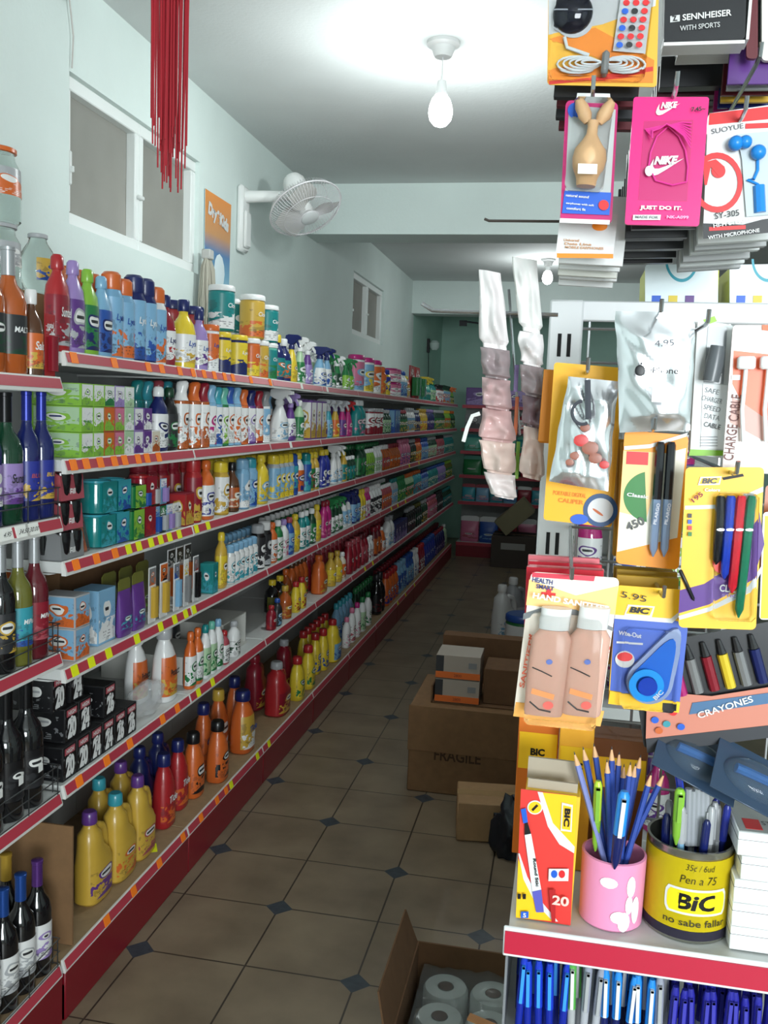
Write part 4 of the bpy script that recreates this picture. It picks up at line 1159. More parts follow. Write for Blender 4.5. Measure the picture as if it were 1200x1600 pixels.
# ------------------------------------------------------------------ right-hand gondola behind the front rack
r = empty('aisle_gondola', (.25, 5.6, 0)); tag(r, 'white gondola running down the right of the aisle, behind the front rack', 'shelf'); O = Vector((.25, 5.6, 0))
def PG(name, bm, m): o = obj(name, bm, m, r); o.location = -O; return o
bm = bmesh.new(); bx(bm, .42, .44, 2.45, 9.6, 0, 1.70); PG('back_panel', bm, BACKP)
for t in (.17, .52, .87, 1.20, 1.50):
    bm = bmesh.new(); bx(bm, .03, .42, 2.45, 9.6, t-.03, t); PG('shelf_board', bm, SHELFMAT)
    bm = bmesh.new(); bx(bm, .018, .0295, 2.45, 9.6, t-.034, t+.003); PG('price_rail', bm, RAIL)
bm = bmesh.new(); bx(bm, .02, .42, 2.46, 9.6, 0, .135); PG('plinth', bm, PLINTH)
cols = [('bottle', 'teal', 'white', 'green'), ('bottle', 'green', 'purple', 'lime'), ('round', 'magenta', 'white', 'purple'), ('bottle', 'white', 'teal', 'green'), ('round', 'purple', 'silver', 'magenta'), ('flask', 'navy', 'white', 'blue'), ('bottle', 'turquoise', 'red', 'white')]
for ti, t in enumerate((.17, .52, .87, 1.20, 1.50)):
    for j in range(5):
        y = 2.52 + j*.13
        for q in range(3):
            k, b, c, a = cols[(ti*3+j*2+q*3) % 7]
            if j > 1 and q > 0: continue
            product(k, b, c, 'white', a, .08+q*.11, y, t+.0008, rz=-PI/2, place='%s gondola shelf, row %s' % (['lowest', 'second', 'middle', 'fourth', 'highest'][ti], ['nearest aisle', 'in the middle', 'deepest in'][q]))
# floor goods by the gondola: jugs and tubs in the aisle
product('jug', 'white', 'white', 'white', 'lightblue', -.36, 6.75, .0015, w=.20, h=.40, d=.15, rz=-.8, place='floor of the aisle')
product('jug', 'silver', 'white', 'white', 'lightblue', -.30, 7.1, .0015, w=.20, h=.40, d=.15, rz=-.8, place='floor of the aisle')
product('tub', 'green', 'blue', 'white', 'green', -.20, 6.05, .0015, w=.24, h=.34, d=.24, rz=-1.3, place='floor of the aisle')
product('flask', 'navy', 'grey', 'lightblue', 'blue', -.18, 7.35, .0015, w=.16, h=.42, d=.13, rz=-1, place='floor of the aisle')
crumple('purple_bag', (-.49, 6.05, .05), .09, .10, .06, mat((92, 70, 110), .4), 'crumpled purple plastic bag on the floor beside the green tub', 'bag', seed=8)

# ------------------------------------------------------------------ cartons on the floor in the aisle
h1 = at(635, 1100, 3.81).z
big = carton_box('large_carton', -.585, -.06, 3.812, 4.30, 0.001, h1, CARD, 'large brown carton on the aisle floor carrying smaller cartons', tape=False)
hw, hd = .2625, .244
text('FRAGILE', .05, mat((70, 48, 30), .8), big, (-.05, -hd-.0004, h1*.45), bold=.02, fit=.20)
text('THIS SIDE UP', .02, mat((70, 48, 30), .8), big, (-.13, -hd-.0004, h1*.80), fit=.14)
bm = bmesh.new(); bx(bm, -hw-.004, hw+.004, -hd-.006, -hd-.0005, h1-.20, h1-.002, .001); o = obj('front_flap', bm, CARD, big)
# open tray on top with two small white and orange cartons
z = h1 + .002
xa, xb = at(678, 1110, 3.90).x, -.07
bm = bmesh.new(); hh = .22
bx(bm, xa-.01, xb, 4.20, 4.206, 0, hh); bx(bm, xa-.01, xa-.004, 3.86, 4.1985, 0, hh*.35); bx(bm, xa-.01, xb, 3.86, 4.1985, -.0, .004)
bx(bm, xa-.01, xb, 4.207, 4.29, hh-.004, hh)
o = obj('open_tray_carton', bm, CARDD); o.location = (0, 0, z+.0); tag(o, 'open brown tray carton with high back on top of the large carton', 'box')
for k in range(2):
    r = empty('medicine_carton', ((xa+.10), 3.955, z+.006+k*.105)); tag(r, ['white and orange carton in the tray, lower of the two', 'white and orange carton in the tray, upper of the two'][k], 'box', 'white and orange cartons on the large carton')
    bm = bmesh.new(); bx(bm, -.095, .095, -.09, .09, 0, .102, .0015); obj('carton_body', bm, mat((160, 150, 138), .55), r)  # white card; the shade it stands in is put into this tan colour
    bm = bmesh.new(); bx(bm, -.0955, .0955, -.0912, -.0902, .002, .030); obj('orange_band', bm, mat((214, 104, 36), .5), r)
    bm = bmesh.new(); bx(bm, -.0955, -.062, -.0914, -.0904, .030, .099); obj('dark_panel', bm, mat('charcoal', .5), r)
    bm = bmesh.new(); bx(bm, .045, .08, -.0914, -.0904, .05, .075); obj('grey_panel', bm, mat('grey', .5), r)
    text('2800', .012, mat((120, 40, 20), .5), r, (0, -.0914, .016))
bm = bmesh.new(); bx(bm, 0, .16, 0, .2, 0, .155, .003); o = obj('brown_carton', bm, CARDD); o.location = (xa+.21, 3.90, z+.005); tag(o, 'plain brown carton beside the white and orange cartons', 'box')
# small carton with a black bag
hs = at(722, 1250, 3.42).z
small = carton_box('small_carton', -.335, -.06, 3.41, 3.62, 0.001, hs, CARDL, 'small brown carton on the floor in front of the large carton', tape=True, rz=.12)
crumple('black_bag', (-.100, 3.335, hs*.50), .075, .050, .15, mat((26, 32, 40), .35), 'black plastic bag hanging over the right side of the small carton', 'bag', seed=11)
# open carton at the bottom of the picture with wrapped paper rolls
oc = empty('open_carton', (0, 0, .001)); bm_ = 0; tag(oc, 'open brown carton on the floor with wrapped paper rolls inside', 'box')
zt = .30; pb = at(652, 1472, 1.5)  # direction only
def onz(px, py, z): rr_ = ray(px, py); return rr_*((z-H)/rr_.z) + Vector((0, 0, H))
A = onz(652, 1470, zt); B = onz(790, 1492, zt); C_ = onz(600, 1640, zt)
x0, y1 = A.x, A.y; x1 = x0 + .36; y0 = y1 - .42
bm = bmesh.new(); t = .005
bx(bm, x0, x1, y1-t, y1, 0, zt); bx(bm, x0, x1, y0, y0+t, 0, zt); bx(bm, x0, x0+t, y0+t, y1-t, 0, zt); bx(bm, x1-t, x1, y0+t, y1-t, 0, zt); bx(bm, x0+t, x1-t, y0+t, y1-t, 0, t)
obj('carton_body', bm, CARDD, oc)
bm = bmesh.new(); bx(bm, x0+t+.001, x1-t-.001, y0+t+.001, y1-t-.001, t, .1235); obj('inner_pad', bm, CARDL, oc)
bm = bmesh.new(); prism(bm, [(y0+.01, 0), (y1-.005, 0), (y1-.03, .10), (y0+.05, .10)], -.002, .002, axis='x'); o = obj('left_flap', bm, CARDD, oc); o.location = (x0, 0, zt); o.rotation_euler = (0, -.30, 0)
bm = bmesh.new(); bx(bm, 0, .15, -.10, .0, 0, .004); o = obj('front_flap', bm, mat((200, 140, 90), .7), oc); o.location = (x0+.16, y0+.145, zt+.012); o.rotation_euler = (-.5, .2, -.1)
for i in range(2):
    for j in range(3):
        r = empty('paper_roll', (x0+.085+i*.115, y1-.075-j*.115, .125)); tag(r, '%s wrapped paper roll in the %s of the open carton' % (['left', 'right'][i], ['back row', 'middle row', 'front row'][j]), 'paper roll', 'paper rolls in the open carton')
        bm = bmesh.new(); loft(bm, [R(0, .050), R(.006, .055), R(.105, .055), R(.114, .050), R(.1145, .020), R(.06, .019)], 24); obj('roll', bm, mat((205, 205, 200), .7), r)
        bm = bmesh.new(); loft(bm, [R(.1152, .0185), R(.1156, .0185)], 16); obj('core', bm, mat('brown', .8), r)
bm = bmesh.new(); bmesh.ops.create_grid(bm, x_segments=24, y_segments=30, size=.5)
from mathutils import noise as NZ
for v in bm.verts: v.co = Vector((x0+.142+v.co.x*.24, y1-.19+v.co.y*.35, .252+.010*NZ.noise(Vector((v.co.x*9, v.co.y*11, 1)))+.004*abs(NZ.noise(Vector((v.co.x*25, v.co.y*25, 4))))))
bmesh.ops.solidify(bm, geom=bm.faces[:], thickness=.0004)
o = obj('plastic_film', bm, mat((230, 235, 235), .12, trans=.95, ior=1.1)); tag(o, 'crinkled clear plastic film over the paper rolls', 'plastic film')

# ================================================================== THE FRONT DISPLAY RACK ON THE RIGHT
YP = 1.44; YL = 1.12
ZS = at(800, 1453, YL).z          # top of the pencil shelf
XL = -.034; XRR = .92
rack = empty('display_rack', (.44, 1.3, 0)); tag(rack, 'white slotted display rack with red-edged shelf at the right, hung with stationery', 'display rack'); O = Vector((.44, 1.3, 0))
WM = mat((226, 228, 230), .3)
def PR(name, bm, m, par=None): o = obj(name, bm, m, par or rack); o.location = -O if not par else (0, 0, 0); return o
ZT = at(900, 470, YP).z
for s, x in enumerate((XL, XRR-.05)):
    bm = bmesh.new(); bx(bm, x, x+.050, YP-.012, YP+.02, 0, ZT, .003); up = PR('slotted_upright', bm, WM)
    bm = bmesh.new(); zz = ZT-.05
    while zz > .1:
        for dx in (.017, .031): bx(bm, x+dx-.0028, x+dx+.0028, YP-.0128, YP-.0118, zz-.034, zz)
        zz -= .075
    PR('slots', bm, mat('black', .8), up)
bm = bmesh.new()
for z in [ZS+.03+.05*i for i in range(int((ZT-ZS)/.05))]: tube(bm, [(XL+.05, YP, z), (XRR-.05, YP, z)], .0022, 5)
for x in [XL+.06+.05*i for i in range(17)]: tube(bm, [(x, YP+.004, ZS+.01), (x, YP+.004, ZT-.03)], .0022, 5)
PR('wire_grid', bm, mat((170, 174, 176), .3, .8))
bm = bmesh.new(); bx(bm, XL, XRR, YP-.006, YP+.006, ZT-.03, ZT, .002); PR('top_bar', bm, WM)
for z, nm in ((ZS, 'shelf_board'), (ZS-.175, 'shelf_board'), (.16, 'shelf_board')):
    bm = bmesh.new(); bx(bm, XL, XRR, YL+.004, YP-.014, z-.028, z-.001); PR(nm, bm, mat((205, 207, 205), .35))
    bm = bmesh.new(); bx(bm, XL-.006, XRR, YL-.0005, YL+.0035, z-.036, z+.004, .0015); tr = PR('price_rail', bm, WM)
    bm = bmesh.new(); bx(bm, XL-.004, XRR, YL-.0025, YL-.0006, z-.031, z-.0015); PR('rail_strip', bm, mat((186, 36, 62), .3), tr)
bm = bmesh.new(); bx(bm, XL, XRR, YL+.01, YP, 0, .125); PR('plinth', bm, PLINTH)
bm = bmesh.new(); bx(bm, XL+.002, XRR, YL+.02, YP-.014, .162, ZS-.176-.03); PR('rear_board', bm, mat((60, 60, 64), .6))
bm = bmesh.new(); bx(bm, XL-.002, XL+.001, YL+.005, YP-.02, .16, ZS-.03); PR('side_panel', bm, mat((120, 122, 126), .4))

HK = mat((170, 172, 176), .2, .9)
def hook(px, py, Y, drop=.012, name='peg_hook'):
    p = at(px, py, Y); bm = bmesh.new()
    tube(bm, [(p.x, YP-.008, p.z+.006), (p.x, Y, p.z), (p.x, Y-.018, p.z+.002), (p.x, Y-.022, p.z+.014)], .0024, 7)
    PR(name, bm, HK)

class Card:
    """flat goods in a plane facing the shop door; every print on it is placed by where it sits on the pack"""
    def __init__(s, name, tl, tr, bl, Y, label, cat, group=None, th=.0012, m=None, corner=.004, part='card'):
        s.Y = Y; A, B, C = at(*tl, Y), at(*tr, Y), at(*bl, Y); s.u = (B-A); s.w = s.u.length; s.u.normalize(); s.v = Vector((-s.u.z, 0, s.u.x)); 
        s.h = (A-C).length; s.o = C.copy()
        # keep the edge lean of the pack
        s.sh = (A-C).dot(s.u)
        ang = math.atan2(s.v.x, s.v.z) if False else math.atan2(-s.u.z, s.u.x)
        s.r = empty(name, s.o, (0, ang, 0)); tag(s.r, label, cat, group); s.h = (A-C).dot(s.v)
        s.top = 0
        if m is not None:
            s.body = s.shape(part, s.rr(0, 0, s.w, s.h, corner), m, -.0012, th-.0012, shear=True)
    def p(s, px, py):
        d = at(px, py, s.Y) - s.o; return (d.dot(s.u), d.dot(s.v))
    def rr(s, x0, z0, x1, z1, c, n=4):
        pts = []
        for cx, cz, a0 in ((x1-c, z0+c, -90), (x1-c, z1-c, 0), (x0+c, z1-c, 90), (x0+c, z0+c, 180)):
            for i in range(n+1):
                a = math.radians(a0+90*i/n); pts.append((cx+c*math.cos(a), cz+c*math.sin(a)))
        return pts
    def shape(s, name, pts, m, y0, y1, parent=None, shear=False, bev=0):
        bm = bmesh.new()
        if shear: pts = [(x + s.sh*z/s.h, z) for x, z in pts]
        # thickness goes away from the viewer for positive layer numbers reversed: y1 is the back
        prism(bm, pts, y0, y1)
        o = obj(name, to_mesh(bm, name, False), m, parent or s.r)
        return o
    def L(s): s.top += 1; return -.0012 - .0003*s.top
    def poly(s, name, pxs, m, parent=None, raise_=0.0):
        l = s.L() - raise_; pts = [s.p(*q) for q in pxs]; return s.shape(name, pts, m, l, l+.0004+raise_*0, parent or getattr(s, 'body', None))
    def rect(s, name, x0, y0, x1, y1, m, c=.001, parent=None, raise_=0.0, slope=None):
        # pixel rectangle, follows the lean of the card
        return s.poly(name, [(x0, y1), (x1, y1+(x1-x0)*s.tilt()), (x1+(y1-y0)*s.lean(), y0+(x1-x0)*s.tilt()), (x0+(y1-y0)*s.lean(), y0)], m, parent, raise_)
    def tilt(s): return getattr(s, '_t', 0.0)
    def lean(s): return getattr(s, '_l', 0.05)
    def ell(s, name, cx, cy, rx, ry, m, parent=None, raise_=0.0, hole=None, a0=0, a1=360, rot=0):
        n = 28; c, sn = math.cos(math.radians(rot)), math.sin(math.radians(rot))
        def q(k, t): x, y = k*rx*math.cos(t), k*ry*math.sin(t); return (cx + x*c - y*sn, cy + x*sn + y*c)
        if hole:
            l = s.L() - raise_; bm = bmesh.new(); T = [math.radians(a0+(a1-a0)*i/n) for i in range(n+1)]
            A = [s.p(*q(1, t)) for t in T]; B = [s.p(*q(hole, t)) for t in T]
            R4 = [[bm.verts.new((p[0], y_, p[1])) for p in Q_] for Q_, y_ in ((A, l), (B, l), (B, l+.0003), (A, l+.0003))]
            for k_1 in range(4):
                g0, g1 = R4[k_1], R4[(k_1+1) % 4]
                for i in range(n): bm.faces.new((g0[i], g0[i+1], g1[i+1], g1[i]))
            return obj(name, to_mesh(bm, name, False), m, parent or getattr(s, 'body', None))
        return s.poly(name, [q(1, math.radians(a0+(a1-a0)*i/n)) for i in range(n)], m, parent, raise_)
    def text(s, t, cx, cy, hpx, wpx, m, rot=0.0, bold=.03, shear=0.0, raise_=0.0, parent=None):
        k = (at(cx+1, cy, s.Y)-at(cx, cy, s.Y)).length; x, z = s.p(cx, cy)
        # rot: degrees clockwise in the picture
        o = text(t, hpx*k, m, parent or getattr(s, 'body', None) or s.r, (x, s.L()-.0004-raise_, z), rot=(0, math.radians(rot), 0), bold=bold, shear=shear, fit=wpx*k)
        return o
    def tube(s, name, pxs, r, m, yo=-.006, parent=None, seg=8):
        bm = bmesh.new(); pts = []
        for q in pxs:
            x, z = s.p(q[0], q[1]); pts.append((x, yo - (q[2] if len(q) > 2 else 0), z))
        tube(bm, pts, r, seg); return obj(name, bm, m, parent or getattr(s, 'body', None) or s.r)
def stack(n, tl, tr, bl, Y0, dY, mats, name, label, cat, th=.004):
    for i in range(n):
        Y = Y0 + dY*(i+1); A, B, C = at(*tl, Y0), at(*tr, Y0), at(*bl, Y0); w = (B-A).length; h = (A-C).length
        r = random.uniform(-.003, .003)
        bm = bmesh.new(); bx(bm, 0, w, 0, th, 0, h, .0006); o = obj(name, bm, mats[i % len(mats)]); o.location = (C.x+r, Y, C.z + random.uniform(-.003, .003)); o.rotation_euler = (0, math.atan2(-(B-A).z, (B-A).x), 0)
        ordn = ['foremost', 'second', 'third', 'fourth', 'fifth', 'sixth', 'seventh', 'eighth']
        tag(o, '%s %s' % (ordn[i], label), cat, label)
w_, k_, yl_, or_, pk_ = mat('white', .35), mat((20, 20, 24), .35), mat((250, 196, 30), .4), mat((250, 140, 20), .4), mat((226, 20, 120), .35)
red_, blu_, grn_, prp_ = mat((214, 40, 44), .4), mat((30, 92, 200), .4), mat((40, 120, 50), .4), mat((84, 36, 130), .4)
def clear_box(c, name, x0, y0, x1, y1, depth, m=None):
    A, B = c.p(x0, y1), c.p(x1, y0); bm = bmesh.new(); bx(bm, A[0], B[0], -.0025-depth, -.0025, A[1], B[1], min(depth*.3, .004))
    return obj(name, bm, m or mat((250, 250, 250), .05, trans=1.0, ior=1.06), c.body)
def sticker(c, x, y, w=30, h=16):
    c.rect('price_sticker', x, y, x+w, y+h, mat((250, 250, 250), .5), raise_=.001)

# 1 webcam blister
c = Card('webcam_blister', (857, -40), (1030, -40), (855, 133), 1.10, 'yellow blister card with black camera lens, white cable and small remote, top of rack', 'blister pack', m=mat((232, 176, 60), .4)); hook(942, -30, 1.08)
c.poly('grey_panel', [(857, 55), (940, 40), (1024, 10), (1028, -40), (857, -40)], mat((206, 208, 210), .4))
c.poly('orange_swirl', [(858, 62), (930, 45), (1022, 95), (1020, 130), (856, 130), (857, 110), (940, 95)], mat((224, 130, 40), .4))
c.poly('red_swirl', [(858, 128), (930, 118), (1020, 105), (1020, 112), (930, 126), (858, 133)], mat((200, 50, 40), .4))
c.ell('camera_rim', 896, 28, 33, 34, mat((205, 208, 212), .2), raise_=.001)
A = c.p(895, 24); bm = bmesh.new(); bmesh.ops.create_uvsphere(bm, u_segments=28, v_segments=14, radius=.022)
for v in bm.verts: v.co = Vector((A[0]+v.co.x, -.004+v.co.y*.6, A[1]+v.co.z))
cm_ = obj('camera_lens', bm, mat((20, 22, 34), .06), c.body)
c.rect('lens_seam', 866, 24, 926, 26, mat((150, 155, 165), .3), raise_=.014)
c.poly('remote_control', [(957, 84), (1006, 88), (1016, 2), (970, -4)], mat((205, 208, 212), .35), raise_=.004)
for i in range(6):
    for j in range(3):
        c.ell('remote_button', 978-i*2.2+j*15, 10+i*13.5, 5.2, 4.6, [red_, mat('teal', .4), blu_, mat('charcoal', .4)][(i*2+j*(i % 2)) % 4], raise_=.0048)
for k in range(5):
    c.tube('cable', [(940+ (66-9*k)*math.cos(t*PI/12)*(1 if math.cos(t*PI/12) > 0 else 1.05), 104 + (19-3.4*k)*math.sin(t*PI/12)*(abs(math.cos(t*PI/12))**.45)) for t in range(25)], .0012, mat((226, 230, 234), .35), yo=-.006-.0015*k)
c.tube('cable', [(882, 62), (886, 78), (920, 90)], .002, mat((226, 230, 234), .35))
bm = bmesh.new(); A = c.p(945, 104); bx(bm, A[0]-.004, A[0]+.004, -.017, -.003, A[1]-.012, A[1]+.012, .003); obj('cable_tie', bm, mat('grey', .4), c.body)
clear_box(c, 'clear_shell', 858, -38, 1024, 128, .024)
stack(4, (866, 60), (1004, 60), (866, 128), 1.10, .045, [mat('charcoal', .5), mat('maroon', .5)], 'carded_cable', 'dark carded pack hanging behind the webcam blister', 'pack', th=.012)

# 2 black headphone boxes
for i, (dx, dy, Y, lb) in enumerate(((0, 0, 1.10, 'black headphone box with white lettering at the top right, front one'), (22, 16, 1.165, 'black headphone box behind the front one at top right'))):
    c = Card('headphone_box', (1040+dx, -60+dy), (1168+dx, -66+dy), (1037+dx, 66+dy), Y, lb, 'box', 'black headphone boxes', m=mat((24, 25, 29), .35), th=.03); c._t = -.03
    bm = bmesh.new(); bx(bm, 0.0, c.w, -.001, .028, -.004, -.0005); 
    obj('white_edge', bm, w_, c.body); bm = bmesh.new(); bx(bm, c.w+.001, c.w+.004, -.001, .028, 0, c.h); obj('white_side', bm, w_, c.body)
    if i == 0:
        c.poly('logo_square', [(1047, 36), (1062, 34), (1062, 24), (1047, 26)], mat((200, 200, 200), .4)); c.text('Z', 1054, 30, 8, 9, k_, shear=-.3)
        c.text('SENNHEISER', 1104, 25, 10, 76, w_, rot=-4, bold=.02); c.text('WITH SPORTS', 1093, 43, 8, 62, mat((190, 190, 190), .4), rot=-4, bold=.01)
stack(5, (1036, 70), (1140, 66), (1036, 120), 1.20, .032, [mat('charcoal', .4), mat((70, 30, 40), .4)], 'thin_phone_box', 'thin dark phone box hanging under the headphone boxes', 'box', th=.018)
hook(1053, 152, 1.06); hook(1182, 100, 1.08)
# 4 clear-window earphone pack with beige toy shape
c = Card('toy_pack', (884, 157), (966, 160), (875, 346), 1.09, 'magenta-edged pack with clear window showing two beige wooden shapes, price sticker', 'pack', m=mat((196, 26, 110), .35), th=.004, corner=.006); hook(926, 150, 1.07); c._l = .05; c._t = .03
c.poly('hang_tab', [(900, 158), (954, 158), (953, 147), (902, 146)], w_)
c.poly('window', [(883, 300), (954, 302), (962, 172), (889, 166)], mat((190, 196, 196), .12))
c.poly('blue_panel', [(878, 334), (952, 337), (955, 302), (882, 299)], blu_, raise_=.001)
c.ell('blue_badge', 898, 174, 11, 12, blu_, raise_=.001)
c.text('natural sound', 902, 308, 4, 36, w_, rot=2, raise_=.0015); c.text('earphones with soft', 906, 321, 4, 44, w_, rot=2, raise_=.0015); c.text('comfort fit', 900, 328, 4, 30, w_, rot=2, raise_=.0015)
c.ell('red_badge', 943, 322, 8, 8, red_, raise_=.0015); 
c.poly('white_foot', [(874, 349), (952, 352), (953, 345), (875, 342)], w_)
bg = mat((214, 172, 128), .45); A = c.p(920, 252)
bm = bmesh.new(); loft(bm, [R(-.030, .010, .006), R(-.022, .012), R(-.012, .0165), R(-.002, .018), R(.008, .0165), R(.017, .010), R(.024, .006), R(.032, .0055), R(.038, .007)], 20); bmesh.ops.translate(bm, verts=bm.verts, vec=(A[0], -.016, A[1])); obj('beige_body', bm, bg, c.body)
for s in (-1, 1):
    bm = bmesh.new(); loft(bm, [R(0, .004), R(.008, .0075), R(.018, .007), R(.026, .004)], 14); bmesh.ops.rotate(bm, verts=bm.verts, matrix=Matrix.Rotation(s*.45, 3, 'Y')); bmesh.ops.translate(bm, verts=bm.verts, vec=(A[0]+s*.006, -.016, A[1]+.036)); obj('beige_lobe', bm, bg, c.body)
clear_box(c, 'clear_window', 882, 166, 958, 300, .030)
c.top += 1; c.rect('price_sticker', 902, 270, 931, 285, mat((250, 250, 250), .5), raise_=.034)
# stack of white cards under it
c = Card('white_card', (876, 330), (966, 333), (868, 400), 1.14, 'white card with orange stripe hanging directly below the magenta-edged pack', 'card', m=w_, th=.003); c._t = .01
c.poly('orange_stripe', [(870, 403), (958, 404), (958, 397), (870, 396)], or_); c.ell('orange_badge', 937, 354, 12, 7, or_)
for i, q in enumerate(('Universal', 'Data Line', 'MOBILE EARPHONES')): c.text(q, 893+i*10, 376+i*6, 4, 24+i*18, mat((200, 150, 110), .5))
stack(7, (868, 290), (972, 294), (870, 400), 1.15, .034, [w_, mat((214, 214, 206), .5)], 'white_card', 'white card in the stack hanging behind the orange-striped card', 'card', th=.008)
# 5 magenta swoosh box
c = Card('earphone_box', (990, 152), (1108, 152), (976, 351), 1.06, 'bright magenta earphone box with white swoosh and cut-out window', 'box', m=pk_, th=.004, corner=.003); hook(1054, 145, 1.045); c._l = .07; c._t = .01
c.poly('window_recess', [(997, 313), (1073, 315), (1083, 188), (1006, 190)], mat((190, 24, 104), .35))
A, B = c.p(997, 315), c.p(1083, 188)
def swoosh(cx, cy, s):
    pts = [(-.34, -.22), (-.44, -.04), (-.49, .12), (-.45, .22), (-.36, .25), (-.22, .21), (.0, .08), (.5, -.24), (.0, -.02), (-.2, .05), (-.32, .05), (-.36, -.02), (-.35, -.12)]
    c.poly('swoosh', [(cx+s*x, cy+s*y) for x, y in pts], w_, raise_=.001)
swoosh(1043, 172, 38); c.text('NIKE', 1045, 166, 10, 26, w_, bold=.05, shear=.3, rot=-3, raise_=.001)
swoosh(1040, 262, 56); c.text('NIKE', 1040, 252, 13, 38, w_, bold=.06, shear=.3, rot=-3, raise_=.001)
c.text('JUST DO IT.', 1032, 327, 8, 66, w_, bold=.05, raise_=.001)
c.poly('white_strip', [(988, 345), (1031, 345), (1032, 337), (989, 337)], w_, raise_=.001); c.text('MADE FOR', 1010, 341, 4, 36, mat('grey', .5), raise_=.0015)
c.text('NK-A099', 1058, 341, 5, 34, mat((250, 170, 210), .5), raise_=.001); c.text('7.45~', 1090, 173, 7, 22, k_, rot=-4, raise_=.001)
pc = mat((224, 60, 150), .3)
for k in range(8):
    c.tube('pink_cord', [(1007+k*1.5, 204+k*2.5), (1018, 202+k*1.2), (1030, 199+k), (1040, 199), (1052, 196+k*1.5), (1066, 193+k*3.5), (1080-k*.5, 194+k*6)], .0008, pc, yo=-.004-.0012*k, seg=6)
c.tube('pink_cord', [(1043, 200), (1026, 215), (1016, 240), (1013, 262), (1024, 284), (1050, 291), (1072, 286)], .0009, pc, yo=-.005, seg=6)
c.tube('pink_cord', [(1044, 200), (1060, 215), (1070, 236), (1074, 262), (1072, 286)], .0009, pc, yo=-.005, seg=6)
c.ell('earbud', 1013, 270, 6, 8, w_, raise_=.003)
stack(8, (988, 200), (1094, 196), (986, 350), 1.085, .036, [mat((26, 26, 28), .35), mat((44, 46, 48), .4)], 'black_case_card', 'black carded phone case in the stack behind the magenta box', 'phone case', th=.010)
# 6 white earphone box with red ring
c = Card('earphone_box', (1106, 178), (1235, 160), (1098, 372), 1.085, 'white earphone box with red ring emblem and blue earphones at the right edge', 'box', m=w_, th=.004); c._t = -.04
hook(1160, 182, 1.07)
c.poly('red_band', [(1107, 196), (1230, 184), (1235, 163), (1108, 178)], red_)
c.text('SUOYUE', 1136, 202, 8, 50, mat((90, 90, 96), .5), rot=-3, bold=.0); c.rect('red_tag', 1164, 194, 1200, 202, red_)
c.ell('red_ring', 1120, 286, 40, 47, red_, hole=.80)
c.ell('emblem_dot', 1122, 268, 11, 11, red_); c.poly('emblem_tail', [(1098, 255), (1118, 250), (1132, 262), (1122, 276), (1110, 262), (1104, 290), (1100, 290)], red_)
c.text('SY-305', 1135, 336, 10, 38, mat((40, 40, 44), .5), rot=-2, bold=.01)
c.poly('black_foot', [(1098, 374), (1230, 362), (1232, 338), (1190, 344), (1160, 352), (1098, 350)], k_)
c.text('HI-FI STEREO', 1143, 350, 6, 60, w_, rot=-3, bold=.02, raise_=.002); c.poly('red_strip', [(1107, 362), (1164, 359), (1164, 353), (1107, 356)], red_)
c.text('WITH MICROPHONE', 1145, 367, 6, 80, w_, rot=-2, bold=.02)
c.poly('window_recess', [(1165, 340), (1232, 334), (1232, 204), (1150, 212), (1158, 250)], mat((190, 200, 204), .2))
bl2 = mat((30, 130, 210), .3)
for (x, y, r_) in ((1147, 228, .008), (1162, 226, .007), (1182, 242, .008)):
    A = c.p(x, y); bm = bmesh.new(); bmesh.ops.create_uvsphere(bm, u_segments=16, v_segments=10, radius=r_); bmesh.ops.translate(bm, verts=bm.verts, vec=(A[0], -.010, A[1])); obj('earbud', bm, bl2, c.body)
c.tube('blue_cord', [(1182, 246), (1182, 268), (1176, 282), (1166, 283), (1182, 290), (1184, 330)], .0018, bl2); c.tube('mic_capsule', [(1184, 292), (1186, 334)], .006, bl2)
stack(6, (1108, 260), (1230, 250), (1096, 372), 1.10, .038, [mat((196, 200, 198), .4), mat((160, 162, 162), .5)], 'grey_card', 'grey card in the stack hanging behind the red ring box', 'card', th=.012)
stack(6, (1142, 60), (1230, 58), (1142, 118), 1.13, .022, [mat('purple', .25), mat('silver', .25), mat('maroon', .3), mat((200, 160, 60), .25), mat('navy', .25), mat('magenta', .3)], 'shiny_card', 'shiny coloured card in the fan at the upper right edge', 'card', th=.006)
for q, (x0, x1, y1_, mm, lb) in enumerate(((1166, 1184, 92, mat('maroon', .4), 'narrow dark red card at the top right corner'), (1190, 1250, 95, mat((226, 224, 214), .4), 'pale picture box cut by the top right corner'))):
    c = Card('carded_accessory', (x0, -40), (x1, -40), (x0, y1_), 1.13+.01*q, lb, 'card', m=mm, th=.006)
# 9 white boxes behind the top bar
for i, (x0, x1, lb) in enumerate(((1008, 1122, 'white box with teal arc print above the rack bar, left one'), (1140, 1260, 'white box with teal arc print above the rack bar, right one'))):
    c = Card('white_toner_box', (x0, 414), (x1, 412), (x0, 478), YP+.02, lb, 'box', 'white boxes above the rack bar', m=mat((225, 236, 240), .4), th=.004)
    bm = bmesh.new(); bx(bm, 0, c.w, .001, .13, 0, c.h, .002); obj('carton_body', bm, mat((210, 215, 90), .5), c.r)
    c.ell('teal_arc', (x0+x1)/2, 405, 26, 36, mat((60, 160, 180), .4), hole=.86, a0=0, a1=180)
    for j, m_ in enumerate((blu_, mat('yellow', .4), mat('purple', .4))): c.rect('print_mark', x0+10+j*26, 462, x0+24+j*26, 473, m_)
    bm = bmesh.new(); bx(bm, .001, c.w-.001, .002, .128, -.12, -.001); obj('box_base', bm, mat((200, 205, 205), .5), c.r)

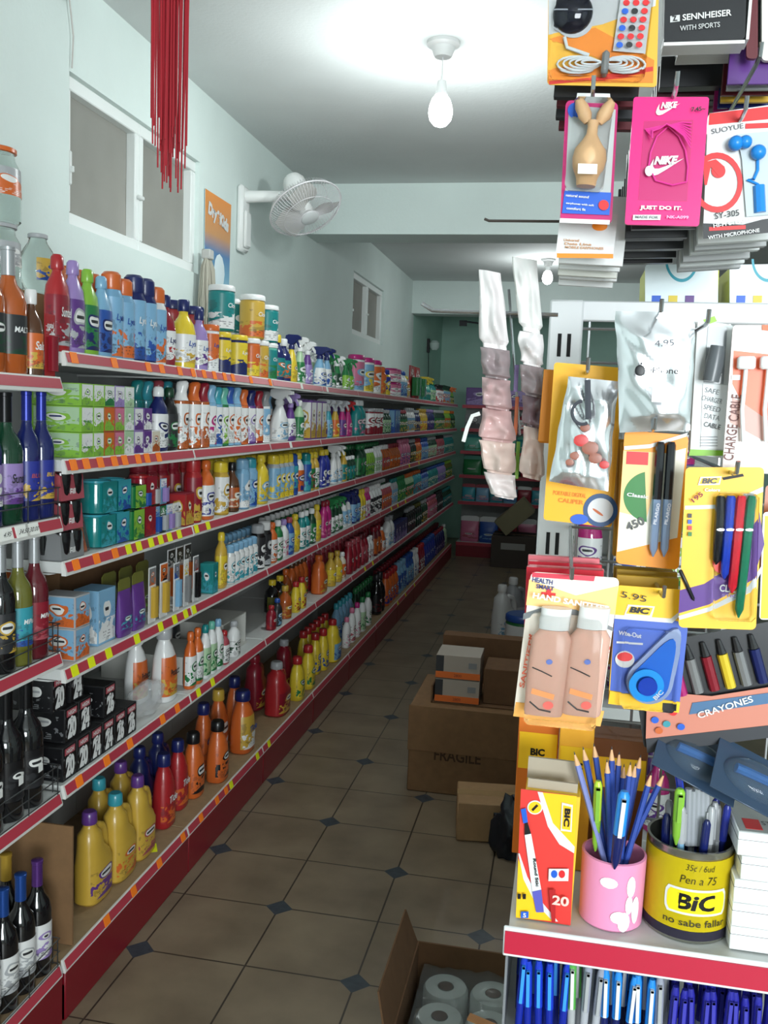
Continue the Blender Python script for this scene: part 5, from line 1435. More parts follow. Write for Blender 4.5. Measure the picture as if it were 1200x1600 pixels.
# 11 yellow card with the silver foil bag
c = Card('yellow_magnifier_card', (866, 566), (975, 575), (849, 812), 1.17, 'yellow card with blue round gauge print, foil bag hooked in front of it', 'card', m=mat((246, 180, 26), .4)); hook(918, 580, 1.10); c._l = .06
c.text('PORTABLE DIGITAL', 890, 772, 7, 52, mat((230, 130, 20), .5)); c.text('CALIPER', 892, 783, 7, 40, mat((230, 130, 20), .5))
c.ell('gauge_ring', 938, 797, 27, 26, mat((40, 80, 130), .3)); c.ell('gauge_face', 938, 797, 20, 19, mat((220, 222, 224), .3)); c.ell('gauge_needle', 934, 800, 10, 2, mat('orange', .4), rot=35)
c.ell('blue_swirl', 905, 811, 14, 8, blu_)
stack(2, (858, 575), (950, 580), (843, 690), 1.18, .03, [mat((214, 130, 20), .5)], 'orange_card', 'orange card behind the yellow gauge card', 'card', th=.004)
foil = mat((216, 218, 222), .17, .85)
def foil_bag(name, pts, Y, label, seed, thick=.010, m=foil):
    # pillow bag from an outline (pixels), wrinkled
    P = [at(x, y, Y) for x, y in pts]; cen = sum(P, Vector())/len(P); tl, tr, br, bl = P
    bm = bmesh.new(); NX, NZ_ = 26, 40; G = []
    for s in (-1, 1):
        g = []
        for j in range(NZ_+1):
            row_ = []
            for i in range(NX+1):
                u, v = i/NX, j/NZ_
                p = (bl*(1-u)+br*u)*(1-v) + (tl*(1-u)+tr*u)*v
                e = max(0, min(1, (u*(1-u)*4)**.5 * (min(1, v*8, (1-v)*5))))
                n = NZ.noise(Vector((u*1.7+seed, v*2.6, s)))*1.1 + abs(NZ.noise(Vector((u*3.2+v*2, v*2.5+seed, s*2))))*.8
                y = s*thick*e*(.55+.75*n)
                p = p + Vector((NZ.noise(Vector((v*5, seed, 0)))*.002, y, 0)); row_.append(p)
            g.append(row_)
        G.append(g)
    O_ = bl.copy()
    V = [[[bm.verts.new(p-O_) for p in r_] for r_ in g] for g in G]
    for s in (0, 1):
        for j in range(NZ_):
            for i in range(NX):
                f = (V[s][j][i], V[s][j][i+1], V[s][j+1][i+1], V[s][j+1][i]); bm.faces.new(f if s == 0 else f[::-1])
    for i in range(NX):
        for j in (0, NZ_): bm.faces.new((V[0][j][i], V[0][j][i+1], V[1][j][i+1], V[1][j][i]))
    for j in range(NZ_):
        for i in (0, NX): bm.faces.new((V[0][j][i], V[0][j+1][i], V[1][j+1][i], V[1][j][i]))
    r = empty(name, O_); tag(r, label, 'bag'); bmesh.ops.remove_doubles(bm, verts=bm.verts, dist=1e-6)
    body = obj('foil_body', bm, m, r); return r, O_
r, O_ = foil_bag('foil_bag', [(888, 588), (966, 596), (950, 768), (858, 752)], 1.12, 'silver foil bag with dark strap loop hanging over the yellow gauge card', 2, .012)
bm = bmesh.new(); pts = [at(918, 594, 1.105)-O_, at(919, 655, 1.10)-O_]; tube(bm, pts, .0038, 6)
pts = [at(910+16*math.cos(math.radians(a)), 645+18*math.sin(math.radians(a)), 1.102)-O_ for a in range(60, 285, 15)]; tube(bm, pts, .0022, 6); obj('dark_strap', bm, mat((70, 72, 80), .4), r)
r2 = mat((150, 92, 76), .35)
for (x, y, q) in ((914, 668, .006), (908, 688, .009), (922, 700, .010), (898, 712, .006), (930, 716, .008), (944, 726, .006), (890, 722, .005)):
    bm = bmesh.new(); bmesh.ops.create_icosphere(bm, subdivisions=2, radius=q)
    p = at(x, y, 1.112)-O_
    for v in bm.verts: v.co = Vector((p.x+v.co.x, p.y-.004+v.co.y*.06, p.z+v.co.z*.8))
    obj('brown_print', bm, r2 if x % 4 else mat((196, 60, 60), .35), r)
# 12 silver phone bag
r, O_ = foil_bag('foil_bag', [(962, 486), (1088, 488), (1078, 672), (968, 676)], 1.085, 'silver zip bag with black apple mark and phone lettering', 6, .009); hook(1030, 492, 1.06)
def on(s, px, py, h, w, m, Y, rot=0, **k):
    kk = (at(px+1, py, Y)-at(px, py, Y)).length; p = at(px, py, Y)-O_; return text(s, h*kk, m, r, p, rot=(0, math.radians(rot), 0), fit=w*kk, **k)
on('iPhone', 1038, 579, 10, 44, mat((30, 30, 34), .6), 1.026, bold=.01); on('4.95', 1038, 536, 10, 30, mat((60, 60, 70), .4), 1.028, rot=-5)
p = at(1000, 579, 1.045)-O_; bm = bmesh.new(); bmesh.ops.create_uvsphere(bm, u_segments=16, v_segments=10, radius=.0055)
for v in bm.verts: v.co = Vector((p.x+v.co.x, p.y+v.co.y*.1, p.z+v.co.z*1.1))
bx(bm, p.x, p.x+.002, p.y-.0004, p.y+.0004, p.z+.006, p.z+.009); obj('apple_mark', bm, k_, r)
bm = bmesh.new(); A = at(1018, 628, 1.055)-O_; bx(bm, A.x, A.x+.020, A.y, A.y+.0008, A.z, A.z+.017); obj('white_sticker', bm, mat((250, 250, 250), .4), r)
# 13 two-pen card
ycard = mat((252, 156, 30), .4)
def pen(c, x0, y0, x1, y1, r, mb, mt, yo=-.010, frac=.5, name='pen'):
    A = (x0, y0); B = (x1, y1); M_ = (x0+(x1-x0)*frac, y0+(y1-y0)*frac)
    c.tube(name, [A, (A[0]*.97+B[0]*.03, A[1]*.97+B[1]*.03), M_], [r*.7, r, r], mb, yo=yo)
    T_ = (x0+(x1-x0)*.93, y0+(y1-y0)*.93)
    c.tube(name, [M_, T_, B], [r, r*.9, r*.15], mt, yo=yo)
c = Card('pen_card', (976, 672), (1076, 680), (962, 880), 1.115, 'orange and white card holding two black and blue pens, green print', 'pen card', m=ycard, corner=.006); c._l = .06; c._t = .05; hook(1020, 672, 1.09)
c.poly('white_field', [(964, 862), (1058, 840), (1072, 700), (1040, 708), (974, 704)], mat((246, 240, 224), .4))
c.poly('tan_field', [(968, 800), (1010, 810), (1036, 708), (974, 704)], mat((250, 206, 140), .4))
c.ell('green_arc', 1018, 776, 44, 40, grn_, a0=100, a1=262); c.rect('red_box', 978, 705, 1012, 725, red_)
c.text('BIC', 1008, 671, 8, 22, k_, bold=.05); c.text('Classic', 996, 774, 6, 34, w_, rot=2); c.text('450', 992, 818, 14, 30, mat((90, 90, 90), .5), rot=-30); c.poly('white_wave', [(975, 703), (1015, 700), (1072, 682), (1074, 676), (1015, 694), (975, 697)], w_)
for x in (1028, 1045):
    pen(c, x+3, 690, x-9, 868, .0052, mat((26, 28, 34), .15), mat((130, 150, 180), .2)); c.text('PILARGO', x-5, 800, 5, 34, mat((190, 190, 200), .4), rot=-86, raise_=.018)
stack(3, (976, 690), (1070, 692), (962, 882), 1.125, .030, [mat((190, 140, 40), .5)], 'pen_card', 'plain-backed pen card behind the two-pen card', 'pen card', th=.004)
# 14 data cable box, 15 charge cable box
c = Card('cable_box', (1090, 500), (1146, 508), (1078, 708), 1.13, 'grey and white data cable box with green base', 'box', m=mat((214, 218, 218), .35), th=.02); c._l = .06
c.poly('green_foot', [(1076, 712), (1136, 712), (1137, 704), (1078, 702)], mat((130, 190, 50), .4)); c.poly('green_loop', [(1098, 500), (1116, 494), (1120, 502), (1104, 508)], mat((150, 200, 60), .4))
c.poly('clear_window', [(1099, 598), (1130, 600), (1136, 512), (1106, 510)], mat((150, 156, 160), .15)); c.poly('white_panel', [(1094, 700), (1132, 702), (1138, 602), (1098, 600)], mat((244, 248, 250), .4))
for i, q in enumerate(('SAFE', 'CHARGER', 'SPEED', 'DATA', 'CABLE')): c.text(q, 1112, 611+i*13.5, 8, [22, 32, 26, 24, 26][i], mat((110, 116, 120), .5) if i < 4 else mat((50, 50, 56), .5), bold=-.005 if i < 4 else .01, rot=3)
for i in range(4): c.rect('small_print', 1094, 682+i*4.6, 1120, 683.2+i*4.6, mat((150, 155, 160), .5))
A = c.p(1112, 570); bm = bmesh.new(); loft(bm, [R(-.02, .009), R(0, .010), R(.02, .008)], 16); bmesh.ops.translate(bm, verts=bm.verts, vec=(A[0], -.020, A[1])); obj('charger_plug', bm, mat((90, 94, 98), .3), c.body)
hook(1102, 508, 1.06)
c = Card('cable_box', (1145, 508), (1262, 508), (1128, 738), 1.10, 'clear and orange charge cable box with white connectors at right edge', 'box', m=mat((222, 208, 204), .25), th=.004); c._l = .06
c.poly('orange_panel', [(1158, 628), (1262, 700), (1262, 560), (1146, 548), (1144, 600)], mat((236, 110, 70), .35)); c.poly('pink_fade', [(1140, 660), (1262, 726), (1262, 700), (1158, 628), (1144, 622)], mat((206, 160, 150), .4))
c.text('CHARGE CABLE', 1144, 668, 16, 108, mat((110, 70, 66), .5), rot=-86, bold=.01)
for x in (1163, 1198):
    A, B = c.p(x-14, 578), c.p(x+14, 558); bm = bmesh.new(); bx(bm, A[0], B[0], -.018, -.005, A[1], B[1], .002); obj('white_connector', bm, mat((240, 240, 240), .3), c.body); c.tube('cable', [(x, 576), (x-2, 600), (x-6, 640), (x-4, 690)], .0024, mat((226, 226, 226), .4), yo=-.01)
c.rect('flame_mark', 1142, 586, 1156, 594, w_)
c.poly('orange_tab', [(1190, 516), (1262, 524), (1262, 508), (1190, 508)], mat((226, 100, 50), .4))
# 16 four-pen card
c = Card('pen_card', (1071, 730), (1194, 730), (1060, 980), 1.05, 'yellow card of four click pens in black, blue, red and green', 'pen card', m=mat((250, 190, 44), .4), corner=.005); c._l = .05; c._t = 0
c.poly('purple_band', [(1060, 958), (1108, 944), (1176, 905), (1194, 850), (1186, 800), (1150, 880), (1100, 912), (1062, 922)], prp_)
c.poly('white_wave', [(1060, 962), (1108, 948), (1168, 916), (1192, 880), (1190, 892), (1172, 925), (1108, 955), (1061, 968)], w_)
c.poly('white_wave', [(1070, 796), (1130, 794), (1192, 768), (1192, 760), (1130, 788), (1070, 790)], w_)
c.poly('hang_hole', [(1128, 746), (1160, 740), (1162, 744), (1130, 750)], mat('charcoal', .6))
c.poly('logo_plate', [(1090, 758), (1124, 757), (1127, 744), (1094, 745)], w_); c.poly('logo_inner', [(1092, 756), (1122, 755), (1125, 746), (1096, 747)], yl_); c.text('BIC', 1108, 751, 9, 24, k_, bold=.04, shear=.2); c.text('Colors', 1112, 765, 5, 24, w_)
for i, m_ in enumerate((k_, blu_, red_, grn_)): c.rect('colour_square', 1074, 802+i*9.5, 1080, 808.5+i*9.5, m_)
c.text('CLIC', 1136, 918, 12, 26, w_, rot=4, bold=.02); c.text('STIC', 1138, 929, 5, 24, mat('lilac', .5), rot=4); c.ell('red_swirl', 1128, 875, 16, 20, mat((226, 60, 50), .4)); c.text('195', 1088, 776, 8, 20, mat('crimson', .5), rot=-40)
pen(c, 1062, 890, 1084, 938, .0022, k_, k_, yo=-.003, name='printed_pen')
for i, m_ in enumerate((mat((26, 28, 34), .15), mat((28, 58, 170), .15), mat((196, 34, 50), .15), mat((20, 110, 80), .15))):
    pen(c, 1124+i*16, 774, 1117+i*12-(i == 3)*2, 962 if i == 3 else 880+i*22, .0052, m_, m_)
    c.tube('pen_clip', [(1128+i*16, 778, .006), (1126+i*15.5, 812, .006)], .0014, mat('silver', .2, .8))
    c.ell('pen_band', 1121+i*14.5, 824, 6, 2, mat('silver', .2, .8), raise_=.016)
clear_box(c, 'clear_bubble', 1112, 770, 1182, 965, .018)
hook(1146, 740, 1.03)
# pale neon card at the right edge
c = Card('neon_card', (1192, 800), (1260, 798), (1186, 968), 1.07, 'neon yellow card with white edge at the right border', 'card', m=mat((240, 240, 236), .4)); c.poly('neon_field', [(1188, 966), (1260, 966), (1260, 806), (1195, 806)], mat((226, 240, 40), .4))
c = Card('amber_pen_card', (1196, 758), (1262, 758), (1186, 900), 1.12, 'amber-brown pen card behind the neon card', 'pen card', m=mat((170, 84, 20), .3))
# 17 sanitizer twin pack
c = Card('sanitizer_card', (830, 893), (968, 903), (802, 1118), 1.03, 'white and peach twin pack of clear hand sanitizer bottles', 'blister pack', m=mat((250, 240, 226), .35), corner=.006); c._l = .10; c._t = .10; hook(893, 902, 1.005)
c.poly('peach_top', [(822, 945), (961, 960), (966, 915), (900, 930), (827, 905)], mat((252, 200, 130), .4)); c.poly('red_header', [(832, 894), (930, 900), (928, 908), (831, 901)], mat((224, 60, 80), .4))
c.poly('grey_arc', [(818, 958), (850, 948), (900, 952), (958, 980), (958, 986), (900, 962), (850, 957), (817, 968)], mat((130, 134, 138), .3))
c.poly('orange_foot', [(802, 1118), (938, 1134), (944, 1110), (806, 1096)], mat((246, 178, 90), .4))
c.text('HEALTH', 848, 907, 8, 32, mat((50, 60, 120), .5), rot=5); c.text('SMART', 852, 917, 7, 28, mat((50, 60, 120), .5), rot=5); c.rect('red_cross', 846, 924, 868, 928, red_); c.rect('red_cross', 853, 919, 860, 934, red_)
c.text('HAND SANITIZER', 893, 938, 9, 122, mat((255, 250, 244), .4), rot=6, bold=.03, raise_=.006)
c.text('SANITIZER', 824, 1030, 8, 90, mat((226, 110, 80), .5), rot=-82); c.text('MOISTURIZING', 942, 1045, 7, 80, mat((226, 110, 80), .5), rot=-82)
for x, sp_ in ((849, 'left'), (907, 'right')):
    A = c.p(x, 1108); k = .0152; pe = mat((252, 208, 190), .08, trans=.45, ior=1.3)
    bt = bmesh.new(); loft(bt, [(A[1], .020, .011, A[0], -.015, 3.2), (A[1]+.003, .0215, .012, A[0], -.015, 3.2), (A[1]+.087, .0215, .012, A[0]+.005, -.015, 3.2), (A[1]+.096, .015, .010, A[0]+.006, -.015, 2.4)], 24); obj('sanitizer_bottle', bt, pe, c.body)
    bt = bmesh.new(); loft(bt, [(A[1]+.0965, .0165, .0105, A[0]+.006, -.015, 2), (A[1]+.120, .0165, .0105, A[0]+.008, -.015, 2)], 24); obj('bottle_cap', bt, mat((226, 224, 222), .12), c.body)
    c.top = 90
    c.poly('orange_wave', [(x-18, 1072), (x+16, 1082), (x+18, 1074), (x-16, 1064)], mat((240, 150, 90), .4)); 
    c.tube('black_line', [(x-16, 1032), (x-2, 1038), (x+14, 1046)], .0007, mat('charcoal', .4), yo=-.029); c.tube('black_line', [(x-20, 1084), (x-6, 1096), (x+12, 1100)], .0009, mat('charcoal', .4), yo=-.029)
    c.ell('blue_mark', x+10, 1024, 5, 4, mat((90, 110, 180), .4)); c.ell('pink_mark', x+8, 1090, 8, 6, mat((226, 100, 90), .4))
clear_box(c, 'clear_bubble', 820, 962, 940, 1118, .032)
stack(4, (832, 893), (956, 900), (812, 1105), 1.045, .028, [mat((206, 34, 54), .35), mat((230, 120, 130), .4)], 'sanitizer_card', 'red-topped card in the stack behind the sanitizer twin pack', 'blister pack', th=.010)
# 18 correction tape
c = Card('correction_tape_card', (964, 914), (1076, 922), (950, 1098), 1.075, 'yellow and blue card with blue teardrop correction tape', 'blister pack', m=yl_, corner=.004); c._l = .06; c._t = .06; hook(1034, 930, 1.055)
c.poly('blue_field', [(953, 1078), (1062, 1096), (1074, 985), (1074, 975), (1050, 968), (960, 962)], mat((70, 100, 190), .4)); c.poly('white_wave', [(960, 966), (1050, 973), (1075, 950), (1075, 944), (1048, 966), (961, 960)], w_)
c.poly('logo_plate', [(975, 961), (1018, 964), (1023, 947), (981, 944)], w_); c.poly('logo_inner', [(978, 958), (1015, 961), (1020, 949), (984, 947)], yl_); c.text('BIC', 999, 953, 10, 32, k_, bold=.05, shear=.2, rot=2)
c.text('Wite-Out', 984, 990, 7, 36, w_, rot=4); c.rect('white_rule', 963, 1001, 1004, 1004, w_); c.ell('round_badge', 976, 1029, 15, 13, w_); c.ell('badge_red', 976, 1025, 12, 7, red_); c.poly('yellow_foot', [(950, 1098), (1060, 1112), (1062, 1096), (953, 1078)], yl_); c.rect('barcode', 1034, 1096, 1056, 1108, k_); c.text('5.95', 990, 931, 10, 40, k_, rot=8, bold=.0)
def drop(sc_, y, m, nm, cx=1014, cy=1062):
    pts = [];
    for i in range(40):
        t = 2*PI*i/40; rr_ = 36*sc_; x = cx+rr_*math.cos(t); yy = cy+rr_*math.sin(t)*.94
        # stretch the upper right into a tip
        w = max(0, math.cos(t-math.radians(-62)))**4; x += w*28*sc_; yy -= w*52*sc_
        pts.append(c.p(x, yy))
    bm = bmesh.new(); loft_p = []; 
    prism(bm, pts, y, -.002); r_ = obj(nm, to_mesh(bm, nm, True), m, c.body); return r_
drop(1.0, -.010, mat((150, 165, 200), .15), 'tape_case'); drop(.82, -.013, mat((40, 100, 196), .12), 'blue_case')
c.ell('blue_ring', 1008, 1064, 27, 25, mat((30, 140, 220), .2), raise_=.014, hole=.6); c.ell('hub_disc', 1010, 1066, 15, 14, mat((24, 60, 170), .15), raise_=.014); c.text('BIC', 1026, 1078, 7, 18, w_, rot=-50, raise_=.014)
clear_box(c, 'clear_bubble', 968, 985, 1062, 1100, .018)
stack(3, (968, 905), (1068, 912), (955, 1070), 1.09, .03, [mat((176, 140, 30), .5)], 'correction_tape_card', 'yellow card in the stack behind the correction tape card', 'blister pack', th=.012)

# 19 coloured pen pack lying slanted, 25 blister packs under it
c = Card('colour_pen_pack', (985, 1012), (1262, 960), (1006, 1168), 1.20, 'black and clear tray pack of coloured crayons with orange print, slanting', 'pack', m=mat((40, 42, 46), .3), th=.004); c._t = -.18
c.top = 3
for i, q in enumerate(('palegreen', 'turquoise', 'magenta', 'grey', 'crimson', 'yellow', 'grey', 'navy')):
    x = 1010+i*25; y = 1040-i*4
    c.tube('colour_pen', [(x-8, y, 0), (x+6, y+52, 0)], .0065, mat(q, .3)); c.tube('pen_tip', [(x-14, y-22, 0), (x-8, y-1, 0)], [.003, .0055], mat('charcoal', .3))
c.poly('orange_label', [(1008, 1150), (1262, 1122), (1262, 1060), (1110, 1084), (1010, 1076)], mat((206, 130, 110), .4), raise_=.008); c.poly('blue_label', [(1075, 1112), (1262, 1086), (1262, 1070), (1080, 1094)], mat((70, 110, 150), .4), raise_=.009)
c.text('CRAYONES', 1130, 1100, 11, 90, w_, rot=-8, bold=.02, raise_=.010); c.poly('black_foot', [(1010, 1172), (1262, 1140), (1262, 1122), (1008, 1150)], mat((50, 52, 58), .4), raise_=.008)
for x, y, m_ in ((1022, 1120, blu_), (1040, 1126, mat('turquoise', .4)), (1050, 1108, red_), (1028, 1136, mat('orange', .4)), (1062, 1130, blu_)): c.ell('printed_dot', x, y, 6, 5, m_, raise_=.010)
for k in range(2):
    cc_ = (1090+k*92, 1188+k*34); p = at(cc_[0], cc_[1], 1.19-.03*k)
    r = empty('clear_blister', p, (-.95, .42, 0)); tag(r, ['clear blue blister pack lying over the pens, left one', 'clear blue blister pack lying over the pens, right one'][k], 'blister pack', 'clear blue blister packs')
    bm = bmesh.new(); bx(bm, -.055, .055, -.001, .001, -.04, .04, .0005); obj('card', bm, mat((52, 70, 92), .2), r)
    bm = bmesh.new(); loft(bm, [R(-.006, .045, .028), R(0, .045, .028), R(.010, .038, .022), R(.015, .02, .012)], 20); bmesh.ops.rotate(bm, verts=bm.verts, matrix=Matrix.Rotation(PI/2, 3, 'X')); obj('bubble', bm, mat((190, 214, 232), .05, trans=.92, ior=1.2), r)
    bm = bmesh.new(); tube(bm, [(-.03, -.006, 0), (.03, -.006, .004)], .006, 8); obj('blue_tool', bm, mat((40, 110, 180), .2), r)
# 20 orange boxes behind
for i, (x0, x1, y0, y1, Y, lb, m_) in enumerate(((812, 876, 1108, 1210, 1.33, 'orange pen carton standing behind the red pen box', mat((214, 110, 20), .5)), (876, 930, 1130, 1205, 1.30, 'open amber carton behind the pencils, left one', mat((240, 170, 40), .5)), (905, 1015, 1150, 1215, 1.35, 'yellow and brown carton behind the pencils', mat((120, 70, 30), .6)))):
    p, q = at(x0, y0, Y), at(x1, y0, Y); r = empty('pen_carton', ((p.x+q.x)/2, Y+.03, ZS)); tag(r, lb, 'box', 'pen cartons at the back of the pencil shelf')
    w2 = (q.x-p.x)/2; bm = bmesh.new(); bx(bm, -w2, w2, -.03, .03, 0, p.z-ZS, .001); obj('carton_body', bm, m_, r)
    bm = bmesh.new(); bx(bm, -w2+.002, w2-.002, -.0308, -.0302, (p.z-ZS)*.6, (p.z-ZS)*.85); obj('yellow_band', bm, yl_, r); text('BIC', .011, k_, r, (0, -.0309, (p.z-ZS)*.72), bold=.05)
# 21 red pen box, standing
bz = Card('pen_box', (814, 1232), (901, 1243), (806, 1432), 1.15, 'red and yellow pen box with large printed pen, standing on the shelf', 'box', m=mat((222, 60, 54), .4), th=.001, corner=.001, part='front_panel')
c = bz; dz_ = bz.r.location.z - ZS; bz.r.location.z = ZS + .0015 + .0; c._l = .04
bm = bmesh.new(); bx(bm, .001, c.w, .0, .05, 0, c.h*.99, .001); obj('carton_body', bm, mat((238, 190, 50), .5), c.r)
bm = bmesh.new(); bx(bm, .001, c.w-.002, .0455, .0495, c.h*.99, c.h*.99+.028); bx(bm, .003, c.w-.004, .012, .015, c.h*.99, c.h*.99+.012); obj('open_flaps', bm, mat((170, 158, 140), .7), c.r)
c.poly('yellow_corner', [(846, 1237), (901, 1243), (898, 1330), (878, 1312), (860, 1285)], yl_); c.poly('white_arc', [(840, 1236), (848, 1237), (864, 1285), (898, 1322), (897, 1332), (874, 1318), (856, 1290)], w_)
c.poly('yellow_foot', [(806, 1432), (866, 1438), (838, 1405), (820, 1370), (810, 1340)], yl_); c.poly('white_arc', [(810, 1332), (812, 1332), (824, 1368), (842, 1402), (872, 1438), (864, 1438), (836, 1408), (818, 1372)], w_)
c.ell('round_badge', 836, 1260, 12, 11, w_); c.ell('badge_yellow', 836, 1260, 10, 9, yl_); c.tube('badge_nib', [(832, 1264), (840, 1256)], .0016, k_, yo=-.003)
c.poly('logo_plate', [(876, 1296), (893, 1298), (895, 1256), (878, 1252)], w_); c.poly('logo_inner', [(878, 1293), (891, 1295), (893, 1259), (880, 1256)], yl_); c.text('BIC', 886, 1275, 9, 30, k_, rot=90, bold=.05)
c.poly('printed_pen', [(820, 1302), (830, 1300), (846, 1388), (832, 1390)], mat((226, 230, 232), .3)); c.poly('pen_grip', [(820, 1302), (830, 1300), (824, 1280), (820, 1282)], k_); c.poly('pen_cap', [(814, 1262), (822, 1260), (825, 1282), (818, 1284)], blu_); c.poly('pen_end', [(832, 1390), (846, 1387), (850, 1422), (838, 1422)], mat((90, 90, 180), .4)); c.text('Round Stic', 838, 1360, 5, 46, k_, rot=80)
c.rect('white_note', 857, 1354, 888, 1373, w_); c.ell('note_dot', 866, 1362, 5, 6, blu_); c.ell('note_dot', 878, 1362, 5, 6, red_); c.rect('blue_square', 814, 1420, 826, 1430, blu_); c.text('5', 820, 1425, 7, 5, w_)
for i in range(2): c.rect('barcode', 809+i*8, 1392, 814+i*8, 1400, k_)
c.poly('ribbon', [(858, 1385), (868, 1385), (868, 1436), (862, 1436)], mat((176, 30, 34), .4)); c.text('20', 876, 1402, 16, 26, mat((250, 200, 190), .4))

# 22 pink mug of pencils
pm0 = at(955, 1400, 1.185)
mug = empty('pencil_mug', (pm0.x, 1.185, ZS)); tag(mug, 'pink mug with white bird print holding blue pencils', 'mug')
bm = bmesh.new(); loft(bm, [R(0, .037), R(.003, .040), R(.090, .041), R(.091, .038), R(.006, .036)], 32); obj('cup', bm, mat((236, 150, 190), .3), mug)
for (a, z, ra, rb) in ((-100, .066, .011, .007), (-60, .062, .006, .014), (-62, .038, .005, .012), (-80, .022, .010, .008), (-70, .016, .008, .013), (-48, .03, .006, .018)):
    rg = [(z+rb*math.sin(t), .0405, .0405, 0, 0, 2) for t in (-1.5, -1, -.5, 0, .5, 1, 1.5)]; bm = bmesh.new(); g = []
    for (zz, a_, b_, _, _, _), t in zip(rg, (-1.5, -1, -.5, 0, .5, 1, 1.5)):
        w = ra*math.cos(t)/.041+.002; g.append([bm.verts.new((.0418*math.cos(math.radians(a)+w*u), .0418*math.sin(math.radians(a)+w*u), zz)) for u in (-1, -.5, 0, .5, 1)])
    for i in range(6):
        for j in range(4): bm.faces.new((g[i][j], g[i][j+1], g[i+1][j+1], g[i+1][j]))
    obj('bird_print', bm, mat((250, 246, 248), .35), mug)
_pen = {}
def pencil_mesh():
    bm = bmesh.new(); loft(bm, [R(0, .0038), R(.160, .0038)], 6); return to_mesh(bm, 'shaft')
def pencil(x, y, z, L, lean_x, lean_y, label, mcol=(40, 60, 150)):
    r = empty('pencil', (x, y, z), (lean_y, lean_x, 0)); tag(r, label, 'pencil', 'blue pencils in the pink mug')
    bm = bmesh.new(); loft(bm, [R(0, .0038), R(L-.018, .0038)], 6); obj('shaft', bm, mat(mcol, .3), r)
    bm = bmesh.new(); loft(bm, [R(L-.0179, .0037), R(L-.004, .0011)], 10); obj('wood_tip', bm, mat((226, 176, 130), .6), r)
    bm = bmesh.new(); loft(bm, [R(L-.0039, .0010), R(L, .0003)], 8); obj('lead', bm, mat((60, 56, 60), .4), r)
tips = [(897, 1178), (911, 1170), (928, 1165), (947, 1176), (957, 1176), (969, 1184), (984, 1184), (992, 1186), (1004, 1196), (1018, 1205), (1038, 1206), (975, 1192)]
for i, (px, py) in enumerate(tips):
    Yt = 1.165 + .012*(i % 4); tp = at(px, py, Yt); bxp = mug.location.x + (tp.x-mug.location.x)*(-.18) + random.uniform(-.008, .008)
    by = 1.185 + .012*(i % 3-1); bz_ = ZS+.010; d = tp - Vector((bxp, by, bz_)); L = d.length
    lx = math.atan2(d.x, d.z); ly = -math.atan2(d.y, math.hypot(d.x, d.z))
    o_ = ['leftmost', 'second', 'third', 'fourth', 'fifth', 'sixth', 'seventh', 'eighth', 'ninth', 'tenth', 'rightmost', 'hindmost'][i]
    pencil(bxp, by, bz_, L, lx, 0, '%s sharpened blue pencil%s in the pink mug' % (o_, '' if i in (0, 10, 11) else ' from the left'), (52, 78, 160) if i != 0 else (130, 140, 200))
    r = bpy.data.objects[-1] if False else None
def clip_pen(px0, py0, px1, py1, Y, m1, m2, mc, name, label, group=None, R_=.0048):
    A, B = at(px0, py0, Y), at(px1, py1, Y); d = A-B; r = empty(name, B, (0, math.atan2(d.x, d.z), 0)); tag(r, label, 'pen', group); L = d.length
    bm = bmesh.new(); loft(bm, [R(0, .0012), R(.012, R_*.8), R(L*.45, R_)], 14); obj('barrel', bm, m1, r)
    bm = bmesh.new(); loft(bm, [R(L*.4501, R_), R(L*.94, R_), R(L, R_*.6)], 14); obj('upper_barrel', bm, m2, r)
    bm = bmesh.new(); prism(bm, [(-.0025, L*.93), (-.0025, L*.45), (.0025, L*.45), (.0025, L*.93)], -R_-.0045, -R_-.0022); bx(bm, -.0025, .0025, -R_-.0045, -R_+.001, L*.90, L*.93); obj('clip', bm, mc, r); return r
clip_pen(976, 1236, 960, 1358, 1.140, mat('navy', .2), mat((40, 140, 226), .3), w_, 'ballpoint_pen', 'blue and white clip pen leaning in front of the mug pencils', R_=.0075)
clip_pen(935, 1220, 930, 1330, 1.175, mat('lime', .2), mat((190, 220, 60), .2), mat('lime', .3), 'ballpoint_pen', 'lime green pen among the blue pencils in the mug', R_=.0055)
# 23 yellow tin of pens
pt = at(1072, 1400, 1.20)
tin = empty('pen_tin', (pt.x, 1.20, ZS)); tag(tin, 'yellow and black tin with handwritten prices, full of pens', 'tin')
RT, HT = .053, .118
bm = bmesh.new(); loft(bm, [R(0, RT), R(.004, RT+.001), R(.006, RT), R(HT-.004, RT), R(HT, RT+.0015), R(HT, RT-.002), R(.006, RT-.002)], 40); obj('tin_body', bm, mat((150, 150, 140), .25, .8), tin)
def band(name, z0, z1, off, m): 
    bm = bmesh.new(); loft(bm, [R(z0, RT+off), R(z1, RT+off)], 40, caps=False); bmesh.ops.solidify(bm, geom=bm.faces[:], thickness=.0003); obj(name, bm, m, tin)
band('yellow_band', .016, .108, .0012, mat((246, 222, 30), .35)); band('dark_band', .004, .0155, .0014, mat((66, 62, 80), .4))
def ttext(s, h, w, z, a, m, bold=.03, shear=0, rr=0): # wrapped on the tin, a = angle from the front (radians)
    o = text(s, h, m, tin, ((RT+.0018)*math.sin(a), -(RT+.0018)*math.cos(a), z), rot=(0, rr, a), face='-y', wrap=RT, fit=w, bold=bold, shear=shear, ext=.0006)
